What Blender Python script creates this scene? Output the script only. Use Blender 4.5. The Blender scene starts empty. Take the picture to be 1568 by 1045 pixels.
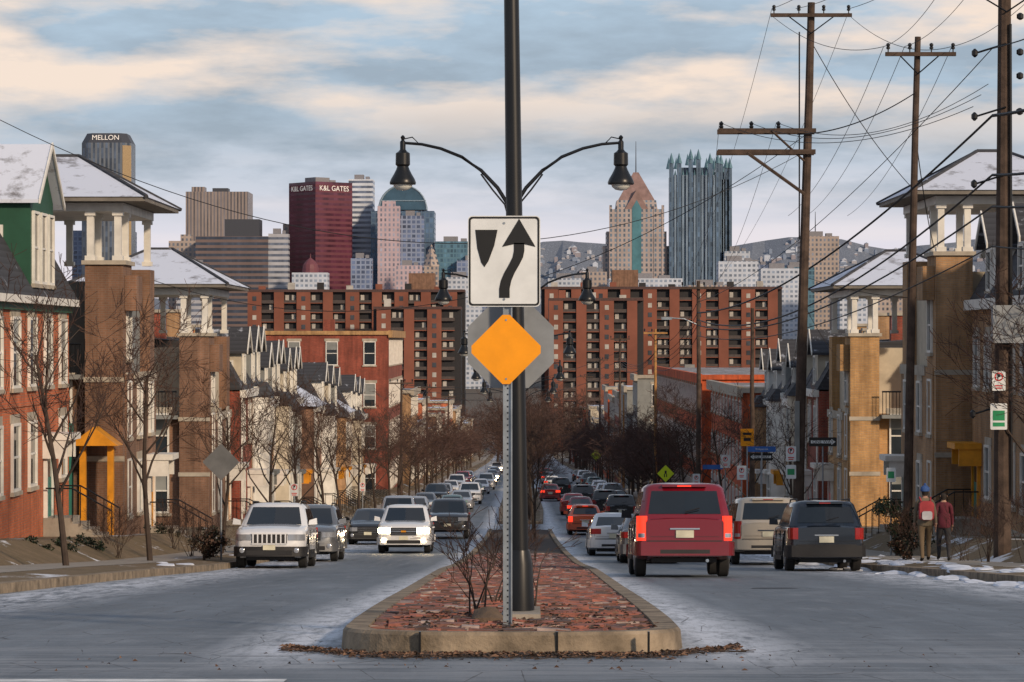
import bpy, math, random
from mathutils import Vector, Matrix
R=random.Random(7)
sc=bpy.context.scene
sc.view_settings.view_transform='Standard'; sc.view_settings.look='None'; sc.view_settings.exposure=0

# ---------------------------------------------------------------- terrain profile along the street (eye level = 0)
GP=[(-200,-1.0),(0,-1.6),(12,-1.95),(18,-2.2),(24,-2.53),(40,-3.6),(58,-4.82),(74,-5.93),(101,-7.55),(145,-9.85),(242,-13.6),(435,-20.3),(870,-33.6),(1100,-36),(9000,-36)]
def G(y):
    n=len(GP)
    if y<=GP[0][0]: return GP[0][1]
    if y>=GP[-1][0]: return GP[-1][1]
    for i in range(n-1):
        if GP[i][0]<=y<=GP[i+1][0]: break
    def sl(j):
        a=(GP[j+1][1]-GP[j][1])/(GP[j+1][0]-GP[j][0]); return a
    def tg(j):
        if j==0: return sl(0)
        if j==n-1: return 0
        a,b=sl(j-1),sl(j)
        return 0 if a*b<=0 else 2*a*b/(a+b)
    x0,y0=GP[i]; x1,y1=GP[i+1]; h=x1-x0; t=(y-x0)/h
    m0,m1=tg(i)*h,tg(i+1)*h
    return (2*t**3-3*t*t+1)*y0+(t**3-2*t*t+t)*m0+(-2*t**3+3*t*t)*y1+(t**3-t*t)*m1
def slope(y): return (G(y+.5)-G(y-.5))

# ---------------------------------------------------------------- materials
def newmat(name):
    m=bpy.data.materials.new(name); m.use_nodes=True
    nt=m.node_tree; b=nt.nodes['Principled BSDF']
    return m,nt,b
def N(nt,t,**k):
    n=nt.nodes.new(t)
    for a,v in k.items(): setattr(n,a,v)
    return n
def mth(nt,op,a,b=None,c=None):
    n=N(nt,'ShaderNodeMath',operation=op)
    for i,x in enumerate((a,b,c)):
        if x is None: continue
        if isinstance(x,(int,float)): n.inputs[i].default_value=x
        else: nt.links.new(x,n.inputs[i])
    return n.outputs[0]
def mixc(nt,f,a,b,mode='MIX'):
    n=N(nt,'ShaderNodeMix',data_type='RGBA',blend_type=mode)
    for i,x in ((0,f),(6,a),(7,b)):
        if isinstance(x,(int,float)): n.inputs[i].default_value=x
        elif isinstance(x,tuple): n.inputs[i].default_value=(x[0],x[1],x[2],1)
        else: nt.links.new(x,n.inputs[i])
    return n.outputs[2]
def maprange(nt,v,a,b,c,d):
    n=N(nt,'ShaderNodeMapRange'); nt.links.new(v,n.inputs[0])
    for i,x in enumerate((a,b,c,d)): n.inputs[i+1].default_value=x
    return n.outputs[0]
def noisen(nt,vec,scale,detail=4,rough=.6):
    n=N(nt,'ShaderNodeTexNoise'); n.inputs['Scale'].default_value=scale; n.inputs['Detail'].default_value=detail; n.inputs['Roughness'].default_value=rough
    if vec is not None: nt.links.new(vec,n.inputs['Vector'])
    return n.outputs[0]
def pos(nt): return N(nt,'ShaderNodeNewGeometry').outputs['Position']
def scalev(nt,v,s):
    n=N(nt,'ShaderNodeVectorMath',operation='MULTIPLY'); nt.links.new(v,n.inputs[0]); n.inputs[1].default_value=s; return n.outputs[0]
_mc={}
def mat(name,col,rough=.7,metal=0,var=.25,ns=2.0,emit=0,coat=0,bump=0,spec=.4,ecol=None):
    if name in _mc: return _mc[name]
    m,nt,b=newmat(name)
    tc=N(nt,'ShaderNodeTexCoord').outputs['Object']
    f=noisen(nt,tc,ns,5)
    k=maprange(nt,f,.3,.7,1-var,1+var)
    cc=N(nt,'ShaderNodeVectorMath',operation='SCALE'); cc.inputs[0].default_value=col; nt.links.new(k,cc.inputs['Scale'])
    nt.links.new(cc.outputs[0],b.inputs['Base Color'])
    b.inputs['Roughness'].default_value=rough; b.inputs['Metallic'].default_value=metal
    b.inputs['Coat Weight'].default_value=coat; b.inputs['Specular IOR Level'].default_value=spec
    if emit:
        b.inputs['Emission Color'].default_value=(*(ecol or col),1); b.inputs['Emission Strength'].default_value=emit
    if bump:
        bp=N(nt,'ShaderNodeBump'); bp.inputs['Strength'].default_value=bump; bp.inputs['Distance'].default_value=.02
        nt.links.new(noisen(nt,tc,ns*8,4),bp.inputs['Height']); nt.links.new(bp.outputs[0],b.inputs['Normal'])
    _mc[name]=m; return m
def brick(name,c1,c2,mortar,bw=.22,rh=.075,flat=False,ms=.01,dirt=.35):
    if name in _mc: return _mc[name]
    m,nt,b=newmat(name); p=pos(nt)
    if flat: v=p
    else:
        s=N(nt,'ShaderNodeSeparateXYZ'); nt.links.new(p,s.inputs[0])
        u=mth(nt,'ADD',s.outputs[0],s.outputs[1])
        c=N(nt,'ShaderNodeCombineXYZ'); nt.links.new(u,c.inputs[0]); nt.links.new(s.outputs[2],c.inputs[1]); v=c.outputs[0]
    t=N(nt,'ShaderNodeTexBrick'); nt.links.new(v,t.inputs['Vector'])
    t.inputs['Color1'].default_value=(*c1,1); t.inputs['Color2'].default_value=(*c2,1); t.inputs['Mortar'].default_value=(*mortar,1)
    t.inputs['Scale'].default_value=1; t.inputs['Brick Width'].default_value=bw; t.inputs['Row Height'].default_value=rh; t.inputs['Mortar Size'].default_value=ms
    f=noisen(nt,p,.7,6); k=maprange(nt,f,.3,.7,1-dirt,1+dirt*.6)
    st=noisen(nt,scalev(nt,p,(2.5,2.5,.18)),1,5,.7); k=mth(nt,'MULTIPLY',k,maprange(nt,st,.36,.62,.68,1.1))
    cc=N(nt,'ShaderNodeVectorMath',operation='SCALE'); nt.links.new(t.outputs[0],cc.inputs[0]); nt.links.new(k,cc.inputs['Scale'])
    nt.links.new(cc.outputs[0],b.inputs['Base Color']); b.inputs['Roughness'].default_value=.9
    bp=N(nt,'ShaderNodeBump'); bp.inputs['Strength'].default_value=.5; bp.inputs['Distance'].default_value=.01
    nt.links.new(t.outputs['Fac'],bp.inputs['Height']); bp.invert=True; nt.links.new(bp.outputs[0],b.inputs['Normal'])
    _mc[name]=m; return m
def facade(name,wall,glass,pu,pz,fu,fz,var=.5,lit=None,gr=.25):
    if name in _mc: return _mc[name]
    m,nt,b=newmat(name)
    tc=N(nt,'ShaderNodeTexCoord'); s=N(nt,'ShaderNodeSeparateXYZ'); nt.links.new(tc.outputs['Object'],s.inputs[0])
    sn=N(nt,'ShaderNodeSeparateXYZ'); nt.links.new(tc.outputs['Normal'],sn.inputs[0])
    side=mth(nt,'GREATER_THAN',mth(nt,'ABSOLUTE',sn.outputs[0]),.6)
    top=mth(nt,'GREATER_THAN',mth(nt,'ABSOLUTE',sn.outputs[2]),.6)
    u=mth(nt,'ADD',mth(nt,'MULTIPLY',s.outputs[0],mth(nt,'SUBTRACT',1,side)),mth(nt,'MULTIPLY',s.outputs[1],side))
    uu=mth(nt,'DIVIDE',u,pu); zz=mth(nt,'DIVIDE',s.outputs[2],pz)
    wu=mth(nt,'LESS_THAN',mth(nt,'FRACT',uu),fu); wz=mth(nt,'LESS_THAN',mth(nt,'FRACT',zz),fz)
    w=mth(nt,'MULTIPLY',mth(nt,'MULTIPLY',wu,wz),mth(nt,'SUBTRACT',1,top))
    cb=N(nt,'ShaderNodeCombineXYZ'); nt.links.new(mth(nt,'FLOOR',uu),cb.inputs[0]); nt.links.new(mth(nt,'FLOOR',zz),cb.inputs[1])
    wn=N(nt,'ShaderNodeTexWhiteNoise'); nt.links.new(cb.outputs[0],wn.inputs['Vector'])
    big=noisen(nt,scalev(nt,tc.outputs['Object'],(.12,.12,.03)),1,4)
    k=mth(nt,'MULTIPLY',maprange(nt,wn.outputs[0],0,1,1-var,1+var),maprange(nt,big,.35,.65,.6,1.5))
    gc=N(nt,'ShaderNodeVectorMath',operation='SCALE'); gc.inputs[0].default_value=glass; nt.links.new(k,gc.inputs['Scale'])
    gcol=gc.outputs[0]
    if lit: gcol=mixc(nt,mth(nt,'GREATER_THAN',wn.outputs[0],.85),gcol,lit)
    nz=maprange(nt,noisen(nt,tc.outputs['Object'],.06,4),.3,.7,.8,1.15)
    wc=N(nt,'ShaderNodeVectorMath',operation='SCALE'); wc.inputs[0].default_value=wall; nt.links.new(nz,wc.inputs['Scale'])
    nt.links.new(mixc(nt,w,wc.outputs[0],gcol),b.inputs['Base Color'])
    nt.links.new(maprange(nt,w,0,1,.8,gr),b.inputs['Roughness'])
    _mc[name]=m; return m
def N_z(nt,p):
    s=N(nt,'ShaderNodeSeparateXYZ'); nt.links.new(p,s.inputs[0]); return s.outputs[2]
def snowroof(name,base,amt=.5):
    if name in _mc: return _mc[name]
    m,nt,b=newmat(name); p=pos(nt)
    f=noisen(nt,p,.9,7,.7); k=maprange(nt,f,amt-.06,amt+.07,0,1)
    rows=maprange(nt,mth(nt,'FRACT',mth(nt,'MULTIPLY',N_z(nt,p),5)),0,1,.7,1.2)
    bc=N(nt,'ShaderNodeVectorMath',operation='SCALE'); bc.inputs[0].default_value=base; nt.links.new(rows,bc.inputs['Scale'])
    nt.links.new(mixc(nt,k,bc.outputs[0],(.60,.65,.76)),b.inputs['Base Color']); b.inputs['Roughness'].default_value=.85
    _mc[name]=m; return m

M_orange=brick('brick_orange',(.60,.150,.05),(.47,.11,.04),(.34,.18,.12))
M_red=brick('brick_red',(.34,.065,.035),(.25,.045,.027),(.22,.12,.09))
M_tan=brick('brick_tan',(.45,.26,.125),(.37,.205,.095),(.34,.25,.17))
M_brown=brick('brick_brown',(.25,.13,.08),(.20,.105,.064),(.23,.16,.12))
M_gold=brick('brick_gold',(.56,.32,.125),(.46,.25,.095),(.4,.28,.17))
M_paint=brick('brick_painted_orange',(.62,.115,.035),(.54,.10,.03),(.45,.10,.04))
M_white=mat('white_trim',(.68,.67,.63),.55,var=.15)
M_cream=mat('cream_siding',(.48,.43,.34),.7,var=.15)
M_grey=mat('grey_siding',(.21,.22,.215),.7,var=.15)
M_green=mat('green_siding',(.016,.075,.045),.6,var=.15)
M_teal=mat('teal_door',(.03,.17,.14),.5)
M_yell=mat('yellow_trim',(.62,.26,.015),.5)
M_stone=mat('stone_trim',(.38,.34,.28),.85)
M_conc=mat('concrete',(.29,.26,.22),.9,var=.3,ns=1.5,bump=.4)
M_kerb=mat('kerb_concrete',(.22,.175,.125),.92,var=.6,ns=2.6,bump=.8)
M_glass=mat('window_glass',(.02,.028,.036),.06,var=.5,ns=.6,spec=.9)
M_curt=mat('window_blind',(.22,.23,.22),.35,var=.5,ns=.5,spec=.7)
M_black=mat('black_iron',(.008,.009,.011),.34,var=.2)
M_slate=snowroof('slate_snow',(.065,.065,.075),.55)
M_slate2=snowroof('slate_bare',(.04,.042,.05),.66)
M_snow=snowroof('snowy_roof',(.20,.20,.22),.40)
M_gravel=snowroof('gravel_roof',(.20,.18,.17),.58)
M_wood=mat('weathered_pole_wood',(.070,.048,.037),.9,var=.45,ns=3,bump=.6)
M_woody=mat('yellow_pole_wood',(.38,.20,.07),.9,var=.3)
M_bark=mat('bark',(.055,.040,.032),.95,var=.3,ns=4)
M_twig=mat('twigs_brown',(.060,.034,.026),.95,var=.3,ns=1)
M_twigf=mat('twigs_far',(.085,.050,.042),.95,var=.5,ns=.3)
M_wire=mat('wire_black',(.015,.015,.017),.6)
M_galv=mat('galvanised_steel',(.28,.32,.36),.45,metal=.6,var=.25,ns=6)
M_signback=mat('sign_back_aluminium',(.24,.26,.28),.5,metal=.3,var=.18,ns=3)
M_signw=mat('sign_white',(.66,.69,.70),.4,var=.1,ns=4)
M_signk=mat('sign_black',(.012,.012,.012),.4)
M_signy=mat('sign_amber',(.84,.31,.004),.4,var=.08,ns=5)
M_signg=mat('sign_yellowgreen',(.6,.75,.02),.4,var=.03)
M_signr=mat('sign_red',(.6,.03,.03),.4); M_signb=mat('sign_blue',(.03,.12,.4),.4); M_signgr=mat('sign_green',(.02,.25,.1),.4)

# ---------------------------------------------------------------- mesh builder
class MB:
    def __init__(s): s.v=[];s.f=[];s.m=[];s.mats=[]
    def mi(s,m):
        if m not in s.mats: s.mats.append(m)
        return s.mats.index(m)
    def add(s,vs,fs,m):
        o=len(s.v); s.v+= [tuple(p) for p in vs]; k=s.mi(m)
        for f in fs: s.f.append([i+o for i in f]); s.m.append(k)
    def box(s,x0,x1,y0,y1,z0,z1,m):
        if x0>x1:x0,x1=x1,x0
        if y0>y1:y0,y1=y1,y0
        s.add([(x0,y0,z0),(x1,y0,z0),(x1,y1,z0),(x0,y1,z0),(x0,y0,z1),(x1,y0,z1),(x1,y1,z1),(x0,y1,z1)],
              [(0,3,2,1),(4,5,6,7),(0,1,5,4),(1,2,6,5),(2,3,7,6),(3,0,4,7)],m)
    def hexa(s,b,t,m):
        s.add(list(b)+list(t),[(3,2,1,0),(4,5,6,7),(0,1,5,4),(1,2,6,5),(2,3,7,6),(3,0,4,7)],m)
    def prism(s,pts,d,m):
        n=len(pts); d=Vector(d); a=[Vector(p) for p in pts]; b=[p+d for p in a]
        s.add(a+b,[list(range(n))[::-1],list(range(n,2*n))]+[(i,(i+1)%n,(i+1)%n+n,i+n) for i in range(n)],m)
    def tube(s,path,rad,m,seg=6,cap=True):
        path=[Vector(p) for p in path]; n=len(path); vs=[];fs=[]
        if isinstance(rad,(int,float)): rad=[rad]*n
        for i,p in enumerate(path):
            t=(path[min(i+1,n-1)]-path[max(i-1,0)])
            if t.length<1e-9: t=Vector((0,0,1))
            t.normalize(); a=Vector((1,0,0)) if abs(t.x)<.8 else Vector((0,1,0))
            u=t.cross(a).normalized(); w=t.cross(u)
            for k in range(seg):
                an=2*math.pi*k/seg; vs.append(p+(u*math.cos(an)+w*math.sin(an))*rad[i])
        for i in range(n-1):
            for k in range(seg):
                k2=(k+1)%seg; fs.append((i*seg+k,i*seg+k2,(i+1)*seg+k2,(i+1)*seg+k))
        if cap: fs.append(list(range(seg))[::-1]); fs.append([ (n-1)*seg+k for k in range(seg)])
        s.add(vs,fs,m)
    def lathe(s,prof,c,m,seg=16,axis='z'):
        vs=[];fs=[];n=len(prof)
        for r,h in prof:
            for k in range(seg):
                a=2*math.pi*k/seg
                if axis=='z': vs.append((c[0]+r*math.cos(a),c[1]+r*math.sin(a),c[2]+h))
                elif axis=='x': vs.append((c[0]+h,c[1]+r*math.cos(a),c[2]+r*math.sin(a)))
                else: vs.append((c[0]+r*math.cos(a),c[1]+h,c[2]+r*math.sin(a)))
        for i in range(n-1):
            for k in range(seg):
                k2=(k+1)%seg; fs.append((i*seg+k,i*seg+k2,(i+1)*seg+k2,(i+1)*seg+k))
        fs.append(list(range(seg))[::-1]); fs.append([(n-1)*seg+k for k in range(seg)])
        s.add(vs,fs,m)
    def mesh(s,name,smooth=False):
        me=bpy.data.meshes.new(name); me.from_pydata(s.v,[],s.f)
        for m in s.mats: me.materials.append(m)
        me.polygons.foreach_set('material_index',s.m)
        if smooth:
            me.polygons.foreach_set('use_smooth',[True]*len(s.f))
            me.set_sharp_from_angle(angle=math.radians(38))
        me.update(); return me
    def obj(s,name,parent=None,smooth=False,loc=None):
        me=s.mesh(name,smooth)
        o=bpy.data.objects.new(name,me); sc.collection.objects.link(o)
        if parent: o.parent=parent
        if loc: o.location=loc
        return o
class Model:
    def __init__(s,name): s.name=name; s.p={}
    def __getitem__(s,k):
        if k not in s.p: s.p[k]=MB()
        return s.p[k]
    def build(s,M=None,smooth=False):
        e=bpy.data.objects.new(s.name,None); sc.collection.objects.link(e); e.empty_display_size=.1
        for k,b in s.p.items():
            if b.v: b.obj(k,e,smooth)
        if M is not None: e.matrix_world=M
        return e

# ---------------------------------------------------------------- sky / light / camera
sd=Vector((.56,-.74,.37)).normalized()
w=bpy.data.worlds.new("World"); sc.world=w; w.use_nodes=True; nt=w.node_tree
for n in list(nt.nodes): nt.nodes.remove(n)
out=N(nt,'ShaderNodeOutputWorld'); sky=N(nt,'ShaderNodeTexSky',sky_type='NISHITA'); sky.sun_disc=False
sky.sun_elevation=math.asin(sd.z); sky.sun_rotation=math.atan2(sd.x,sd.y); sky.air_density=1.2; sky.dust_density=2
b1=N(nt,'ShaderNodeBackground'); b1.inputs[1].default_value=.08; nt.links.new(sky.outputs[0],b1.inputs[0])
tc=N(nt,'ShaderNodeTexCoord').outputs['Generated']
sx=N(nt,'ShaderNodeSeparateXYZ'); nt.links.new(tc,sx.inputs[0]); z=sx.outputs[2]
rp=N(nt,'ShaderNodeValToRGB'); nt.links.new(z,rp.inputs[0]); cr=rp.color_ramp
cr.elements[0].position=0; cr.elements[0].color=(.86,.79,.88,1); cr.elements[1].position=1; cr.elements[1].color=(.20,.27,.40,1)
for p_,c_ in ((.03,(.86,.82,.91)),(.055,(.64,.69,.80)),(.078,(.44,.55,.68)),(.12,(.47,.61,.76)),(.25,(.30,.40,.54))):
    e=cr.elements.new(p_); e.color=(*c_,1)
n1=noisen(nt,scalev(nt,tc,(8,8,34)),1.0,7,.55)
n2=noisen(nt,scalev(nt,tc,(12,5,46)),1.0,6,.6)
hm=mth(nt,'MULTIPLY',maprange(nt,z,.062,.088,0,1),maprange(nt,z,.14,.3,1,.25))
c=rp.outputs[0]
n3=noisen(nt,scalev(nt,tc,(7,5,90)),1.0,4,.5)
c=mixc(nt,mth(nt,'MULTIPLY',maprange(nt,n3,.46,.64,0,.8),maprange(nt,z,.015,.075,1,0)),c,(.97,.88,.90))
f2=mth(nt,'MULTIPLY',mth(nt,'MULTIPLY',maprange(nt,n2,.42,.60,0,.85),maprange(nt,z,.04,.06,.0,1)),maprange(nt,z,.09,.13,1,.55))
c=mixc(nt,f2,c,(.33,.41,.51))
f1=mth(nt,'MULTIPLY',maprange(nt,n1,.45,.59,0,1),hm)
c=mixc(nt,f1,c,(1.0,.82,.70))
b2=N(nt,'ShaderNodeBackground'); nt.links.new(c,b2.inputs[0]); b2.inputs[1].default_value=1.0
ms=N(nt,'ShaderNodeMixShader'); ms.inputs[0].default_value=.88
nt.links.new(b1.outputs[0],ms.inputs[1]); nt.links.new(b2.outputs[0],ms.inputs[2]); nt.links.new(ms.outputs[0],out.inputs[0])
L=bpy.data.lights.new('sun','SUN'); L.energy=3.3; L.angle=math.radians(4); L.color=(1,.77,.54)
lo=bpy.data.objects.new('sun',L); sc.collection.objects.link(lo); lo.rotation_euler=(-sd).to_track_quat('-Z','Y').to_euler()
cam=bpy.data.cameras.new('camera'); cam.lens=100; cam.sensor_width=36; cam.clip_end=20000; cam.clip_start=.5
co=bpy.data.objects.new('camera',cam); sc.collection.objects.link(co); co.rotation_euler=(math.radians(90),0,.00344); sc.camera=co

# ---------------------------------------------------------------- ground, road
def ground_mat(name,cols,salt=False):
    m,nt,b=newmat(name); p=pos(nt)
    if salt:
        s=N(nt,'ShaderNodeSeparateXYZ'); nt.links.new(p,s.inputs[0]); x=s.outputs[0]
        big=noisen(nt,scalev(nt,p,(.6,.07,.1)),1,6,.6); fine=noisen(nt,p,45,3,.7); mid=noisen(nt,scalev(nt,p,(3.0,.16,1)),1,7,.7)
        c=mixc(nt,maprange(nt,big,.35,.65,0,1),(.10,.128,.160),(.20,.24,.285))
        c=mixc(nt,maprange(nt,mid,.42,.60,0,.8),c,(.085,.102,.122))
        pat=noisen(nt,scalev(nt,p,(1.1,.5,1)),1,8,.75)
        c=mixc(nt,maprange(nt,pat,.52,.66,0,.5),c,(.27,.30,.34))
        c=mixc(nt,maprange(nt,fine,.35,.7,0,.5),c,(.055,.062,.07))
        tv=noisen(nt,scalev(nt,p,(.25,2.2,1)),1,8,.75)
        c=mixc(nt,mth(nt,'MULTIPLY',maprange(nt,tv,.45,.62,0,.7),maprange(nt,s.outputs[1],21,28,1,0)),c,(.28,.30,.33))
        d1=mth(nt,'ABSOLUTE',mth(nt,'SUBTRACT',mth(nt,'ABSOLUTE',mth(nt,'ADD',x,.08)),1.74))
        d2=mth(nt,'ABSOLUTE',mth(nt,'SUBTRACT',mth(nt,'ABSOLUTE',mth(nt,'SUBTRACT',x,.45)),7.4))
        e1=mth(nt,'MULTIPLY',maprange(nt,d1,.10,.75,1,0),maprange(nt,noisen(nt,scalev(nt,p,(5,.9,1)),1,9,.85),.36,.54,.05,1))
        e2=mth(nt,'MULTIPLY',maprange(nt,d2,.1,1.7,1,0),maprange(nt,noisen(nt,scalev(nt,p,(4,.5,1)),1,9,.85),.42,.56,0,1))
        sn=mth(nt,'MAXIMUM',e1,e2)
        yk=maprange(nt,s.outputs[1],19.5,22.5,0,1)
        c=mixc(nt,mth(nt,'MULTIPLY',mth(nt,'MULTIPLY',sn,.92),yk),c,(.64,.68,.75))
        v=N(nt,'ShaderNodeTexVoronoi',feature='DISTANCE_TO_EDGE'); nt.links.new(scalev(nt,p,(.35,.14,1)),v.inputs['Vector'])
        wv=noisen(nt,p,1.5,5,.7)
        ck=mth(nt,'LESS_THAN',mth(nt,'ADD',v.outputs[0],mth(nt,'MULTIPLY',mth(nt,'SUBTRACT',wv,.5),.07)),.006)
        c=mixc(nt,mth(nt,'MULTIPLY',ck,.75),c,(.03,.03,.035))
        nt.links.new(maprange(nt,mid,.3,.7,.85,.45),b.inputs['Roughness'])
    else:
        f=noisen(nt,p,.8,8,.7); c=mixc(nt,maprange(nt,f,.38,.62,0,1),cols[0],cols[1])
        f2=noisen(nt,p,9,5,.7); c=mixc(nt,maprange(nt,f2,.4,.62,0,.6),c,cols[2])
        if len(cols)>3:
            c=mixc(nt,maprange(nt,noisen(nt,scalev(nt,p,(.8,.5,1)),.6,7,.7),.58,.62,0,1),c,cols[3])
        b.inputs['Roughness'].default_value=.95
    nt.links.new(c,b.inputs['Base Color'])
    bp=N(nt,'ShaderNodeBump'); bp.inputs['Strength'].default_value=.35; bp.inputs['Distance'].default_value=.01
    nt.links.new(noisen(nt,p,30,4,.7),bp.inputs['Height']); nt.links.new(bp.outputs[0],b.inputs['Normal'])
    return m
M_asph=ground_mat('salted_asphalt',None,True)
M_grass=ground_mat('winter_grass',[(.13,.095,.045),(.20,.14,.08),(.07,.052,.03),(.6,.63,.68)])
M_land=ground_mat('winter_land',[(.09,.075,.06),(.13,.105,.08),(.07,.055,.04)])
M_walk=ground_mat('sidewalk_concrete',[(.28,.255,.22),(.21,.19,.165),(.34,.315,.28)])
YS=[-60,-20,0,10,14,16,18]+[18+i*1.0 for i in range(1,60)]+[78+i*3 for i in range(0,60)]+[260+i*20 for i in range(0,45)]
def strip(name,xa,za,xb,zb,y0,y1,m):
    ys=[y0]+[y for y in YS if y0<y<y1]+[y1]
    b=MB(); vs=[];fs=[]
    for y in ys: vs+=[(xa,y,G(y)+za),(xb,y,G(y)+zb)]
    for i in range(len(ys)-1): fs.append((2*i,2*i+1,2*i+3,2*i+2))
    b.add(vs,fs,m); return b
b=MB(); ys=[-300,-60]+YS[1:]+[1200,1500,2200,4000,9000]; xs=[-6000,-600,-60,60,600,6000]
ys=sorted(set(ys))
b.add([(x,y,G(y)-.06) for y in ys for x in xs],[(j*6+i,j*6+i+1,(j+1)*6+i+1,(j+1)*6+i) for j in range(len(ys)-1) for i in range(5)],M_land)
b.obj('ground')
XL,XR=-7.7,8.7
b=strip('road',XL,0,XR,0,-60,1100,M_asph)
c2=strip('x',-60,-.008,60,-.008,-60,15,M_asph); b.add(c2.v,c2.f,M_asph); b.obj('road')
def merged(name,lst):
    b=MB()
    for q in lst:
        o=len(b.v); b.v+=q.v
        for f,m in zip(q.f,q.m): b.f.append([i+o for i in f]); b.m.append(b.mi(q.mats[m]))
    return b.obj(name)
for s,xk in ((-1,XL),(1,XR)):
    K=.15
    merged('kerb',[strip('',xk,-.02,xk,K,15,1000,M_kerb),strip('',xk,K,xk+s*.17,K+.01,15,1000,M_kerb)])
    merged('grass_verge',[strip('',xk+s*.17,K+.005,xk+s*1.3,K+.06,15,1000,M_grass)])
    merged('sidewalk',[strip('',xk+s*1.3,K+.064,xk+s*3.0,K+.08,15,1000,M_walk)])
    merged('yard',[strip('',xk+s*3.0,K+.06,xk+s*4.3,.75,15,1000,M_grass),strip('',xk+s*4.3,.75,xk+s*40,.9,15,1000,M_grass)])
M_line=mat('road_paint',(.62,.64,.65),.7,var=.35,ns=5)
b=strip('',-5.5,.006,-1.55,.006,18.5,18.78,M_line); b.obj('stop_line')
b=MB(); M_patch=mat('asphalt_patch',(.075,.085,.10),.8,var=.4)
b.add([(3.7,46,G(46)+.006),(4.5,46.1,G(46.1)+.006),(4.4,46.7,G(46.7)+.006),(3.8,46.6,G(46.6)+.006)],[(0,1,2,3)],M_patch); b.obj('asphalt_patch')

# median island
def med_path(y0,y1,hw,cx,nose=1.35):
    L_=[]; n=14
    for i in range(n+1):
        t=i/n; a=t*math.pi/2
        L_.append((hw*(math.sin(a))**.62, y0+nose*(1-math.cos(a)**.75)))
    y=y0+nose
    while y<y1: y+=1.5 if y<80 else 5; L_.append((hw+min(.3,(y-y0)*.008),min(y,y1)))
    return L_
setts=[mat('sett_red',(.27,.105,.08),.9,var=.5,ns=6),mat('sett_brown',(.19,.095,.078),.9,var=.5,ns=6),mat('sett_dark',(.095,.062,.056),.9,var=.5,ns=6),mat('sett_pale',(.34,.265,.24),.9,var=.5,ns=6)]
def median(y0,y1,hw,cx,fillmat,blocks=False):
    P=med_path(y0,y1,hw,cx); K=.17; m=Model('median_island')
    kb=m['kerb']; fl=m['paving']
    full=[(-x,y) for x,y in P[::-1]]+P[1:]
    vs=[];fs=[]
    for x,y in full:
        h=abs(x); xi=x*(max(h-.2,0)/h) if h>1e-6 else 0; yi=y+.2*max(0,1-(h/(hw))**3)
        vs+=[(cx+x*1.012,y-.01,G(y)-.03),(cx+x,y,G(y)+K-.025),(cx+x*(.985 if h>.01 else 1),y+.02,G(y)+K),(cx+xi,yi,G(yi)+K),(cx+xi,yi,G(yi)+K-.05)]
    for i in range(len(full)-1):
        for k in range(4): a=i*5+k; fs.append((a,a+1,a+6,a+5))
    kb.add(vs,fs,M_kerb)
    vs=[];fs=[]
    dz=-.06 if blocks else -.02
    for x,y in P:
        xi=max(x-.2,0); yi=y+.2*max(0,1-(x/hw)**3)
        for j in range(7):
            u=j/3-1; vs.append((cx+xi*u,yi,G(yi)+K+dz+.03*(1-u*u)))
    for i in range(len(P)-1):
        for j in range(6): a=i*7+j; fs.append((a,a+1,a+8,a+7))
    fl.add(vs,fs,mat('median_soil',(.06,.045,.038),.95) if blocks else fillmat)
    if blocks:
        PP=[(max(x-.2,0),y+.2*max(0,1-(x/hw)**3)) for x,y in P]
        def hwi(y):
            if y<=PP[0][1]: return 0
            for a,b_ in zip(PP,PP[1:]):
                if y<=b_[1]: t=(y-a[1])/(b_[1]-a[1]+1e-9); return a[0]+(b_[0]-a[0])*t
            return PP[-1][0]
        y=y0+.24; q=m['setts']
        while y<min(y1,92):
            dp=.13 if y<60 else .26; W_=min(hwi(y),hwi(y+dp)); x=-W_+R.uniform(-.2,0)
            while x<W_:
                wd=R.uniform(.12,.30); a=max(x,-W_)+.008; c_=min(x+wd,W_)-.008
                if c_-a>.05 and R.random()<.985:
                    u=((a+c_)/2)/hw; zt=G(y+dp/2)+K-.022+.03*(1-u*u)+R.uniform(-.018,.018); t1,t2=R.uniform(-.010,.010),R.uniform(-.012,.012)
                    j=R.uniform(-.012,.012)
                    q.hexa([(cx+a,y+j,zt-.08),(cx+c_,y+j,zt-.08),(cx+c_,y+dp-.018+j,zt-.085),(cx+a,y+dp-.018+j,zt-.085)],
                           [(cx+a+.006,y+j+.006,zt-t1),(cx+c_-.006,y+j+.006,zt+t1),(cx+c_-.006,y+dp-.022+j,zt+t1+t2-.008),(cx+a+.006,y+dp-.022+j,zt-t1+t2-.008)],R.choices(setts,(5,5,2.5,1.8))[0])
                x+=wd
            y+=dp
    for xx in (-.7,.35,1.05): kb.box(cx+xx-.008,cx+xx+.008,y0-.012,y0+.05,G(y0)-.02,G(y0)+K+.004,M_black)
    m.build()
median(21.75,150,1.36,-.08,M_grass,True)
median(168,300,1.3,-.05,M_grass); median(320,600,1.3,-.05,M_grass)

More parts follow.
